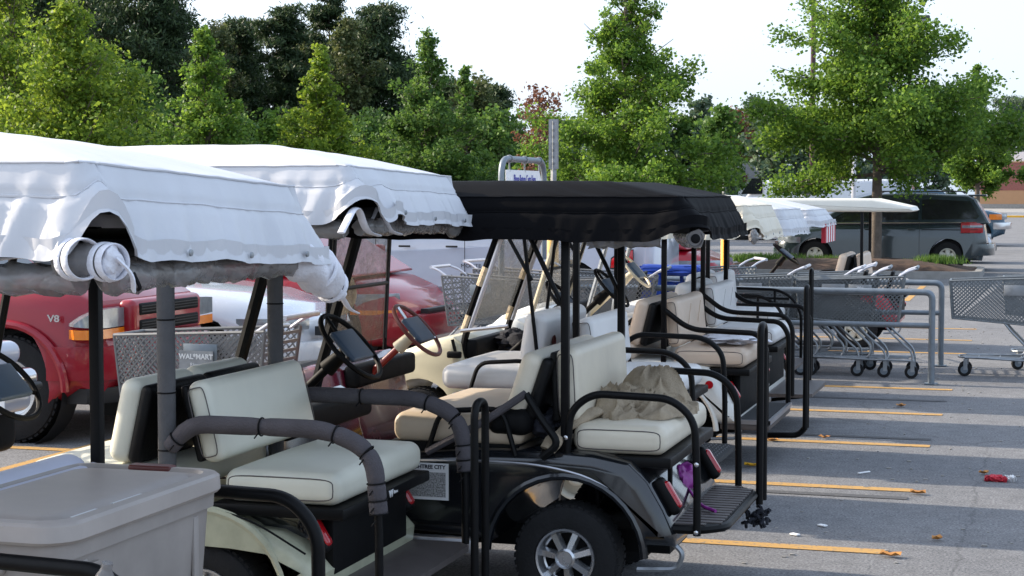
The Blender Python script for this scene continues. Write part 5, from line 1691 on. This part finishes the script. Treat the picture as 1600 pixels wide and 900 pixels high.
# minivan beyond the planted island
lowv = [(-2.50, .50), (-2.56, .62), (-2.52, .80), (-2.46, 1.06), (-2.30, 1.14), (1.05, 1.10), (1.55, 1.03), (2.05, .90), (2.38, .74), (2.52, .58), (2.54, .40), (2.48, .26)]
grv = [(-2.46, 1.08), (-2.34, 1.30), (-2.12, 1.66), (-1.95, 1.74), (-.8, 1.78), (.2, 1.76), (.52, 1.68), (1.62, 1.03)]
wnv = [[(-2.16, 1.20), (-2.22, 1.26), (-2.02, 1.60), (-1.2, 1.64), (-.95, 1.64), (-.95, 1.18)], [(-.87, 1.18), (-.87, 1.64), (.03, 1.63), (.03, 1.16)], [(.12, 1.16), (.12, 1.63), (.40, 1.58), (1.20, 1.12), (1.10, 1.10)]]
rt, bd, hw = car('minivan', 'minivan', (-3.33, 41.33), 180, 'slate blue minivan parked behind the planted island and its tree', 'van_blue', 5.12, 1.96, lowv, grv, (1.47, -1.53), .335, winx=wnv, rim='spoke5', b=.18, rack=(-1.9, .1), tumble=.26, rounding=.3)
for s_ in (-1, 1):
    curved(bd, 'tail_light', 'red_lens', -2.49, hw, .88, 1.10, s_ * .84, s_ * (hw + .012), .3, .20, .012, r=.03)
    curved(bd, 'reverse_light', 'clear_lens', -2.495, hw, .99, 1.05, s_ * .86, s_ * (hw + .016), .3, .18, .014)
    curved(bd, 'headlight', 'clear_lens', 2.44, hw, .62, .76, s_ * .50, s_ * .97, .3, .22, .0)
curved(bd, 'grille', 'chrome', 2.50, hw, .55, .66, -.45, .45, .3, .08, .01)
curved(bd, 'bumper', 'van_blue', 2.54, hw, .30, .50, -hw * .98, hw * .98, .3, .14, .01)
MB().rbox(-2.16, 0, 1.73, .42, 1.3, .045, .02, 2).build('spoiler', 'van_blue', bd)
curved(bd, 'bumper', 'van_blue', -2.54, hw, .36, .62, -hw * .98, hw * .98, .3, .14, .03)
for x_ in (.10, -.90): seam(rt, hw, x_, .32, 1.08, side=1)
MB().box(-2.2, -.95, hw - .002, hw + .005, .95, .962).build('door_track', 'trim', rt)
for x_ in (.25, -.72): handle(rt, hw, x_, .96, 'van_blue', 1)
mirror(rt, hw, 1.15, 1.16, 'van_blue')
MB().tube([(-2.2, hw - .06, 1.12), (1.2, hw - .03, 1.09)], .012, 6).build('belt_trim', 'chrome', bd)
# blue pickup and silver sedan nose beyond it
rt, bd, hw = car('pickup_truck', 'pickup truck', (-3.45, 60.5), 0, 'teal blue pickup truck facing right beyond the slate blue minivan', 'pickup_blue', 5.6, 1.95, [(p[0] * .95, p[1] * 1.0) for p in lowk], [(p[0] * .95, p[1]) for p in grk], (1.80, -1.65), .38, winx=[[(q[0] * .95, q[1]) for q in w_] for w_ in wnk], rim='plain', zb=.40, b=.16, archr=.48)
curved(bd, 'bumper', 'chrome', 2.82, hw, .58, .80, -hw, hw, .22, .2, .03)
for s_ in (-1, 1):
    curved(bd, 'headlight', 'clear_lens', 2.72, hw, .90, 1.08, s_ * .60, s_ * .90, .22, .15, .02)
    curved(bd, 'turn_light', 'amber_lens', 2.72, hw, .90, 1.08, s_ * .90, s_ * .985, .22, .22, .02)
rt, bd, hw = car('parked_car', 'car', (-3.05, 45.6), 0, 'silver car nose showing low behind the minivan tail', 'car_silver', 4.4, 1.76, [(p[0] * .93, p[1]) for p in lows], [(p[0] * .93, p[1]) for p in grs], (1.35, -1.25), .31, winx=[[(q[0] * .93, q[1]) for q in w_] for w_ in wns], rim='cover', b=.2)
for s_ in (-1, 1): curved(bd, 'headlight', 'clear_lens', 2.13, hw, .60, .74, s_ * .45, s_ * .85, .22, .15, .0)
curved(bd, 'bumper', 'trim', 2.22, hw, .32, .44, -hw * .97, hw * .97, .22, .14, .02)

# white vehicles far behind the island tree
lowt = [(-3.0, .6), (-3.0, 2.55), (-2.9, 2.65), (1.0, 2.65), (1.25, 2.6), (1.9, 1.75), (2.8, 1.45), (3.0, 1.2), (3.05, .6), (3.0, .4)]
def far_van(px, D, label, rz=180, sc_=.86):
    x, y = loc_at(px, D)
    rt, bd, hw = car('delivery_van', 'van', (x, y), rz, label, 'car_white', 6.0 * sc_, 2.1, [(a * sc_, b_ * sc_) for a, b_ in lowt], None, (1.9 * sc_, -1.9 * sc_), .38, b=.15, zb=.45, archr=.47, group=None)
    for s_ in (-1, 1):
        MB().prism([(.85, 1.75), (.85, 2.35), (1.25, 2.35), (1.68, 1.75)], s_ * hw - .01, s_ * hw + .01).build('side_window', 'glass_dark', bd)
far_van(1232, 66, 'white van hood and windscreen far behind the cream roof cover')
far_van(1318, 62, 'white delivery van half hidden under the island tree', 180)

# small silver bumper with a plate at the left edge
sb = empty('bumper_assembly', (-6.24, 9.45, 0), 'rounded silver bumper with a small red-lettered plate at the left edge', 'vehicle bumper')
MB().rbox(-.04, 0, .76, .20, .34, .16, .075, 4).build('fairing', 'car_silver', sb)
MB().rbox(.02, 0, .60, .28, .40, .13, .06, 4).build('bumper', 'chrome', sb)
MB().rbox(.04, 0, .55, .30, .36, .05, .02, 3).build('bumper_groove', 'trim', sb)
MB().rbox(-.02, 0, .46, .26, .40, .15, .07, 4).build('bumper', 'car_silver', sb)
MB().rbox(-.08, 0, .30, .22, .30, .34, .08, 3).build('support', 'black_plastic', sb)
pp = MB().box(-.22, .16, -.222, -.212, .435, .50).build('plate', 'white_paper', sb)
text('plate_text', 'SEA COLT', .045, 'red_ink', pp, (-.02, -.2235, .465), bold=.001)

# ---------------------------------------------------------------- light poles and building
def pole(px, D, h, r, label):
    x, y = loc_at(px, D)
    root = empty('lamp_post', (x, y, 0), label, 'lamp post', 'parking lot lamp posts')
    MB().tube([(0, 0, .0), (0, 0, h)], r, 12, r2=r * .75).build('pole', 'pole_brown', root)
    MB().lathe([(r * 2.2, 0), (r * 2.2, .7), (r * 1.2, .75)], (0, 0, 0), (0, 0, 1), 16).build('footing', 'kerb', root)
    MB().tube([(-.8, 0, h + .05), (.8, 0, h + .05)], .04, 8).build('arm', 'lamp_dark', root)
    for s_ in (-1, 1):
        l = MB().rbox(s_ * .75, 0, h + .02, .75, .5, .26, .1, 3, taper=-.15).build('lamp_head', 'lamp_dark', root)
        MB().rbox(s_ * .85, 0, h - .16, .55, .40, .22, .1, 3).build('lamp_lens', 'clear_lens', l)
pole(1268, 62, 11.0, .11, 'thick dark brown lamp post rising out of view left of the island tree')
pole(1418, 104, 12.3, .10, 'far lamp post with two lamp heads seen through the island tree')
x, y = loc_at(1333, 55)
o = MB().tube([(0, 0, 0), (0, 0, 3.6), (.02, 0, 3.75)], .07, 8).build('marker_post', 'handle_white'); o.location = (x, y, 0)
tag(o, 'short pale post with a bent top inside the island tree', 'post')

bx, by = loc_at(1530, 190)
bl = empty('store_building', (bx, by, 0), 'brick store building with a tan lower wall at the right edge', 'building')
D_ = 60
MB().box(0, D_, 0, 30, 0, .6).build('base_course', 'kerb', bl)
MB().box(.02, D_, .02, 30, .6, 2.1).build('wall', 'tan_wall', bl)
MB().box(0, D_, 0, 30, 2.1, 5.15).build('wall', 'brick', bl)
MB().box(-.05, D_, -.05, 30, 5.15, 5.3).build('coping', 'tan_wall', bl)
MB().box(3.2, 9.5, 3, 8, 5.3, 6.4).build('rooftop_unit', 'white_wall', bl)
x, y = loc_at(1168, 150)
hs = empty('house', (x, y, 0), 'small white gabled house deep in the far trees', 'house')
MB().box(-2, 2, -2, 2, 0, 3.0).build('wall', 'white_wall', hs)
MB().prism([(-2.3, 3.0), (0, 4.6), (2.3, 3.0)], -2.2, 2.2).build('roof', 'roof_tile', hs)
for xx in (-.9, .9):
    f = MB().box(xx - .4, xx + .4, -2.04, -2.0, 1.2, 2.4).build('window', 'glass_dark', hs)
    MB().box(xx - .03, xx + .03, -2.06, -2.04, 1.2, 2.4).build('mullion', 'white_wall', f)

# ---------------------------------------------------------------- litter on the asphalt
def litter(px_, py_, name, label, m, kind):
    a = (px_ - 800) / 2680; b_ = (450 - py_) / 2680
    p = R(3.16); yw = R(16.8)
    F = Vector((-math.sin(yw) * math.cos(p), math.cos(yw) * math.cos(p), -math.sin(p))); Rr = Vector((math.cos(yw), math.sin(yw), 0)); U = Rr.cross(F)
    d = F + Rr * a + U * b_; t = -CAM_Z / d.z
    x, y = d.x * t, d.y * t
    if kind == 'leaf':
        V = []; n = 10; Ls = rnd.uniform(.035, .055); an = rnd.uniform(0, 6.28)
        for k in range(n):
            q = 2 * math.pi * k / n
            r_ = Ls * (.55 + .45 * abs(math.cos(q))) * (1 + .25 * math.sin(3 * q + an))
            V.append((x + r_ * math.cos(q + an), y + r_ * .8 * math.sin(q + an), .012 + .018 * abs(math.sin(q * 2 + an))))
        V.append((x, y, .007))
        o = MB().add(V, [(k, (k + 1) % n, n) for k in range(n)]).build(name, m)
        tag(o, label, 'leaf', 'fallen leaves')
    elif kind == 'wrapper':
        q = MB().rbox(x - .03, y, .016, .12, .08, .022, .012, 3, noise=.012, seed=5)
        o = q.build(name, 'red_ink', angle=20)
        MB().rbox(x + .055, y + .02, .018, .06, .05, .024, .012, 3, noise=.010, seed=6).build('foil_end', 'white_paper', o, angle=20)
        tag(o, label, 'wrapper')
    else:
        o = MB().rbox(x, y, .008, .015 if kind == 'straw' else .05, .11 if kind == 'straw' else .03, .008, .003, 1, rot=Rz(-35)).build(name, m)
        tag(o, label, 'litter')
litter(1564, 752, 'candy_wrapper', 'crumpled red and white candy wrapper on the asphalt at the right', 'red_ink', 'wrapper')
litter(1175, 730, 'fallen_leaf', 'bright orange curled leaf beyond the black cart footrest', 'yellow_paper', 'leaf')
litter(1465, 845, 'fallen_leaf', 'brown curled leaf on the sunny strip low at the right', 'leaf_dry', 'leaf')
litter(1391, 871, 'fallen_leaf', 'small brown leaf at the end of the nearest yellow stripe', 'leaf_dry', 'leaf')
litter(1434, 773, 'fallen_leaf', 'thin brown leaf at the end of the second yellow stripe', 'leaf_dry', 'leaf')
litter(1287, 686, 'fallen_leaf', 'dry leaf lying on the middle yellow stripe', 'leaf_dry', 'leaf')
litter(1206, 690, 'fallen_leaf', 'dry leaf near the start of the middle stripe', 'leaf_dry', 'leaf')
litter(1408, 636, 'fallen_leaf', 'tiny leaf on the far shaded band', 'leaf_dry', 'leaf')
litter(1538, 742, 'fallen_leaf', 'small leaf left above the red candy wrapper', 'leaf_dry', 'leaf')
litter(1350, 740, 'paper_straw', 'thin white straw lying on the second sunny strip', 'white_paper', 'straw')
litter(1285, 823, 'paper_scrap', 'small white paper scrap in the near shaded band', 'white_paper', 'scrap')
litter(1242, 837, 'paper_scrap', 'tiny white paper dot near the nearest stripe', 'white_paper', 'scrap')
rg = random.Random(12)
gv = MB()
for _ in range(520):
    x = rg.uniform(-1.6, 3.0); y = rg.uniform(6.5, 24); s_ = rg.uniform(.004, .011)
    gv.rbox(x, y, s_ * .35, s_ * 2 * rg.uniform(.7, 1.6), s_ * 2, s_ * .9, s_ * .2, 1)
tag(gv.build('gravel', 'kerb'), kind='stuff', label='loose grit scattered on the asphalt')
# ---------------------------------------------------------------- trees
def tree(px, D, H, Rd, kind, leafm, label, seed, n=16000, leaf=.085, base=.14, group=None, bark='bark', name='oak_tree', bias=0.0, lean=0.0):
    x, y = loc_at(px, D)
    rng = np.random.default_rng(seed)
    root = empty(name, (x, y, 0), label, 'tree', group)
    # trunk and limbs
    tb = MB()
    r0 = .018 * H if kind == 'broad' else .014 * H
    tp = [(0, 0, 0)]
    for k in range(1, 7):
        tp.append((lean * H * (k / 6) ** 2 + rng.normal(0, .012) * H * .5, rng.normal(0, .012) * H * .5, H * .96 * k / 6))
    tb.tube(tp, r0, 9, r2=lambda t: r0 * (1 - .93 * t) + .006)
    def trunk_at(h):
        t = min(.999, max(0, h / (H * .96))) * 6; i = int(t); f = t - i
        a, b_ = tp[i], tp[min(6, i + 1)]
        return np.array([a[0] + (b_[0] - a[0]) * f, a[1] + (b_[1] - a[1]) * f, h])
    segs = []   # (p0, p1)
    nl = {'broad': 88, 'pine': 62, 'round': 50}[kind]
    cent = []; sig = []; wts = []
    for i in range(nl):
        t = (i + rng.uniform(0, 1)) / nl
        h = H * (base + (1 - base) * t ** .95)
        az = i * 2.399 + rng.uniform(-.4, .4)
        if kind == 'broad':
            prof = (1 - t) ** 1.12 * (0.8 + .2 * min(1, t / .10)) + .03
            el = R(8 + 40 * t ** .8 + rng.uniform(-15, 18))
        elif kind == 'pine':
            prof = (math.sin(math.pi * (0.12 + .83 * t)) ** .7) * rng.uniform(.45, 1.05)
            el = R(5 + 35 * t + rng.uniform(-10, 12))
        else:
            prof = max(.12, math.sin(math.pi * (.15 + .80 * t)) ** .6)
            el = R(5 + 60 * t + rng.uniform(-12, 12))
        L = Rd * prof * (rng.uniform(.62, 1.3) if kind == 'broad' else rng.uniform(.5, 1.25))
        d = np.array([math.cos(az) * math.cos(el), math.sin(az) * math.cos(el), math.sin(el)])
        p0 = trunk_at(h)
        bend = np.array([0, 0, (-.12 + .3 * t) * L if kind == 'broad' else .06 * L])
        pts = [p0, p0 + d * L * .5 + bend * .2, p0 + d * L + bend]
        rr = max(.008, r0 * .34 * (1 - t * .7))
        tb.tube([tuple(p) for p in pts], rr, 5, r2=rr * .2)
        # clusters along the limb
        nc = max(3, int(L / (Rd * .10))) if kind != 'pine' else max(3, int(L / (Rd * .15)))
        for k in range(nc):
            s_ = rng.uniform(.22, 1.04) if kind != 'pine' else rng.uniform(.25, 1.05)
            p = p0 + d * L * s_ + bend * s_ * s_
            spread = Rd * (.10 if kind == 'broad' else .14) * (1.15 - s_ * .6) * (1 - .6 * t if kind == 'broad' else 1)
            off = rng.normal(0, 1, 3) * spread; off[2] *= (.8 if kind == 'broad' else .6)
            cent.append(p + off); sg_ = Rd * (.056 * (1 - .6 * t) if kind == 'broad' else .085 if kind == 'pine' else .07) * rng.uniform(.6, 1.35)
            sig.append((sg_ * 1.25, sg_ * 1.25, sg_ * (.95 if kind != 'pine' else .55))); wts.append(sg_ ** 2)
            if k < 2 or rng.uniform() < .35:
                q = p0 + d * L * max(.1, s_ - .25)
                tb.tube([tuple(q), tuple((q + p + off) / 2 + rng.normal(0, .02, 3)), tuple(p + off)], rr * .35, 4, r2=rr * .12)
    tb.build('trunk', bark, root, angle=80)
    cent = np.array(cent); sig = np.array(sig); wts = np.array(wts); wts /= wts.sum()
    idx = rng.choice(len(cent), n, p=wts)
    pos = cent[idx] + rng.normal(0, 1, (n, 3)) * sig[idx]
    # leaves: small folded quads, axis random but mostly outward-hanging
    a = rng.normal(0, 1, (n, 3)); a[:, 2] = a[:, 2] * .6 - .25
    if kind == 'pine': a[:, 2] = np.abs(a[:, 2]) + .3
    a /= np.linalg.norm(a, axis=1)[:, None]
    b = rng.normal(0, 1, (n, 3)); b -= (b * a).sum(1)[:, None] * a; b /= np.linalg.norm(b, axis=1)[:, None]
    s = leaf * rng.uniform(.45, 1.5, n)[:, None]
    if kind == 'pine': wv = .15
    else: wv = .42
    c = np.cross(a, b)
    v = np.stack([pos - a * s * .5, pos + b * s * wv + c * s * .12, pos + a * s * .6, pos - b * s * wv + c * s * .12], 1).reshape(-1, 3)
    me = bpy.data.meshes.new('crown')
    me.vertices.add(4 * n); me.vertices.foreach_set('co', v.astype(np.float32).ravel())
    me.loops.add(4 * n); me.loops.foreach_set('vertex_index', np.arange(4 * n, dtype=np.int32))
    me.polygons.add(n); me.polygons.foreach_set('loop_start', np.arange(0, 4 * n, 4, dtype=np.int32)); me.polygons.foreach_set('loop_total', np.full(n, 4, dtype=np.int32))
    me.update(calc_edges=True); me.validate()
    me.materials.append(M[leafm])
    inst('crown', me, root)
    return root

GR = 'young trees planted round the parking lot'
GP = 'tall dark trees behind the lot'
# big light green oaks
tree(975, 37, 7.0, 2.45, 'broad', 'leaf_bright', 'bright green pyramidal tree standing alone in the middle against the white sky', 101, 72000, .068, .10)
tree(1367, 38.0, 7.6, 3.05, 'broad', 'leaf_bright', 'broad green tree growing in the planted island in front of the minivan', 102, 88000, .072, .28)
tree(1525, 52, 5.6, 1.35, 'broad', 'leaf_bright', 'smaller green tree at the right behind the minivan tail', 103, 24000, .080, .34)
tree(108, 30, 5.0, 2.75, 'broad', 'leaf_yellow', 'wide yellow-green tree above the nearest white roof cover', 104, 62000, .062, .10)
tree(18, 33, 6.3, 2.4, 'broad', 'leaf_yellow', 'yellow-green tree cut by the left edge', 105, 44000, .064, .08)
tree(325, 42, 5.7, 2.0, 'broad', 'leaf_bright', 'narrow green tree between the two white roof covers', 106, 34000, .078, .10)
tree(500, 42, 5.3, 1.9, 'broad', 'leaf_yellow', 'light green cone-shaped tree in front of the dark pines', 107, 32000, .078, .10)
tree(668, 44, 5.8, 2.2, 'broad', 'leaf_mid', 'mid-green tree just right of the second white roof cover', 108, 38000, .080, .08)
tree(728, 47, 5.2, 1.5, 'broad', 'leaf_mid', 'slim mid-green tree left of the corral sign', 109, 8000, .11, .08)
tree(842, 45, 4.3, .85, 'round', 'leaf_red', 'thin reddish sapling left of the tall sign post', 110, 2600, .08, .30)
tree(820, 52, 3.4, 1.3, 'broad', 'leaf_bright', 'low bright green tree behind the corral sign', 111, 9000, .12, .05)
tree(215, 46, 4.6, 1.4, 'round', 'leaf_mid', 'rounded bluish green tree behind the wide yellow-green one', 112, 9000, .12, .06)
# pines and dark woodland behind
k = 0
for (px_, D, H, Rd, lab) in ((30, 62, 10.5, 3.0, 'tall dark pine at the upper left corner'), (130, 66, 11.0, 2.6, 'dark pine behind the wide yellow-green tree'), (235, 60, 9.7, 2.6, 'tallest dark pine left of the sky gap'),
                             (380, 72, 8.6, 2.1, 'dark pine right of the small sky gap'), (445, 68, 8.7, 1.9, 'dark pine with a flat top behind the light green cone tree'), (516, 70, 10.0, 1.4, 'tall slim pine crown with loose top'),
                             (590, 66, 8.7, 2.3, 'massive dark pine at the end of the tall tree row'), (765, 72, 6.1, 1.5, 'lower pine left of the corral sign'), (300, 80, 8.0, 2.3, 'dark pine filling behind the narrow green tree'), (640, 80, 7.6, 2.2, 'dark pine behind the mid-green tree'), (80, 72, 11.5, 3.0, 'dark pine between the two yellow-green trees at the left'), (175, 76, 11.0, 2.8, 'dark pine left of the tallest dark pine'), (270, 70, 9.6, 2.2, 'dark pine leaning into the sky gap'), (355, 84, 8.8, 2.6, 'dark pine below the sky gap'), (555, 80, 9.4, 2.4, 'dark pine right of the slim crown'), (470, 84, 9.2, 2.6, 'dark pine left of the slim crown'), (700, 84, 6.6, 2.2, 'lower dark pine beyond the mid-green tree')):
    k += 1
    tree(px_, D, H, Rd, 'pine', 'leaf_dark', lab, 200 + k, 34000, .18, .10, GP, 'pine_bark', 'pine_tree')
for (px_, D, H, Rd, m_, lab) in ((330, 66, 7.6, 1.6, 'leaf_olive', 'olive broadleaf tree among the dark pines, left of centre'), (545, 64, 7.8, 1.3, 'leaf_olive', 'olive tree between two dark pines'), (480, 76, 8.0, 1.8, 'leaf_olive', 'olive tree behind the slim pine'), (740, 62, 5.4, 1.5, 'leaf_olive', 'olive tree left of the corral sign')):
    k += 1
    tree(px_, D, H, Rd, 'round', m_, lab, 200 + k, 13000, .12, .1, GP, 'bark', 'broadleaf_tree')
# low undergrowth line along the left
HL = ['cut off by the left edge', 'second from the left edge', 'under the wide yellow-green tree', 'right of the wide yellow-green tree', 'just left of the narrow green tree', 'under the narrow green tree', 'left of the light green cone tree', 'under the light green cone tree', 'right of the light green cone tree', 'left of the mid-green tree', 'under the mid-green tree', 'left of the corral sign', 'right of the corral sign']
for i in range(13):
    px_ = -40 + i * 68
    tree(px_, 56 + (i % 3) * 3, 3.3 + (i * 7 % 5) * .16, 1.7, 'round', ('leaf_mid', 'leaf_bright', 'leaf_olive')[i % 3], None, 300 + i, 8500, .12, .02, 'low trees filling the edge of the lot', 'bark', 'understory_tree')
for i, o in enumerate([q for q in COL.objects if q.name.startswith('understory_tree')]):
    o['label'] = 'low bushy tree in the hedge line, ' + HL[i]
# far woodland on the right
fx = [(1095, 150, 9.2, 'leaf_far'), (1125, 140, 8.2, 'leaf_mid'), (1150, 150, 8.4, 'leaf_red'), (1178, 155, 9.6, 'leaf_far'), (1205, 135, 8.0, 'leaf_far'), (1240, 150, 8.6, 'leaf_far'), (1285, 150, 8.4, 'leaf_far'), (1330, 140, 8.0, 'leaf_far'), (1375, 150, 8.5, 'leaf_far'), (1420, 150, 8.5, 'leaf_far'), (1465, 150, 9.0, 'leaf_far'), (1065, 150, 7.6, 'leaf_mid'), (1030, 150, 7.6, 'leaf_far'), (900, 150, 7.6, 'leaf_far'), (860, 130, 6.6, 'leaf_far'), (800, 140, 6.6, 'leaf_far'), (945, 140, 6.6, 'leaf_mid'), (985, 145, 6.6, 'leaf_far')]
FW = ['second left of the island tree', 'hidden left behind the island tree', 'behind the island tree trunk', 'hidden right behind the island tree', 'between the island tree and the right one', 'behind the small right-hand tree', 'just right of the lone tree', 'behind the right edge of the lone tree', 'behind the left side of the lone tree', 'right of the tall sign post', 'left of the tall sign post', 'behind the middle of the lone tree', 'behind the lone tree trunk']
names = ['at the left end, beside the lone tree', 'mid-green, above the white roof cover', 'reddish, above the far sign post', 'tallest, above the small white house', 'bluish, right of the small white house', 'just left of the island tree']
for i, (px_, D, H, m_) in enumerate(fx):
    lab = ('far woodland tree ' + names[i]) if i < 6 else 'far woodland tree ' + FW[i - 6]
    tree(px_, D, H, 2.4, 'round', m_, lab, 400 + i, 4200, .34, .02, 'far woodland trees', 'bark', 'woodland_tree')
for i, (px_, D, H) in enumerate(((1108, 108, 3.6), (1142, 108, 3.3), (1196, 112, 3.6), (1218, 104, 3.0))):
    tree(px_, D, H, 1.1, 'broad', 'leaf_far', ('blue-green conical bush left of the far sign post', 'blue-green conical bush right of the far sign post', 'blue-green conical bush right of the white house', 'low blue-green bush beside the white van windscreen')[i], 450 + i, 4200, .16, .0, 'conical bushes', 'bark', 'conical_bush')
for i, (px_, D, H, Rd) in enumerate(((1562, 230, 14.0, 2.6), (1582, 235, 14.6, 2.8), (1602, 230, 14.2, 3.0), (1628, 235, 15, 3.0))):
    tree(px_, D, H, Rd, 'pine', 'leaf_far', ('hazy pine behind the store, leftmost of three', 'hazy pine behind the store, middle of three', 'hazy pine behind the store, at the right edge', 'hazy pine behind the store beyond the right edge')[i], 470 + i, 5200, .42, .25, 'hazy pines behind the store', 'pine_bark', 'pine_tree')
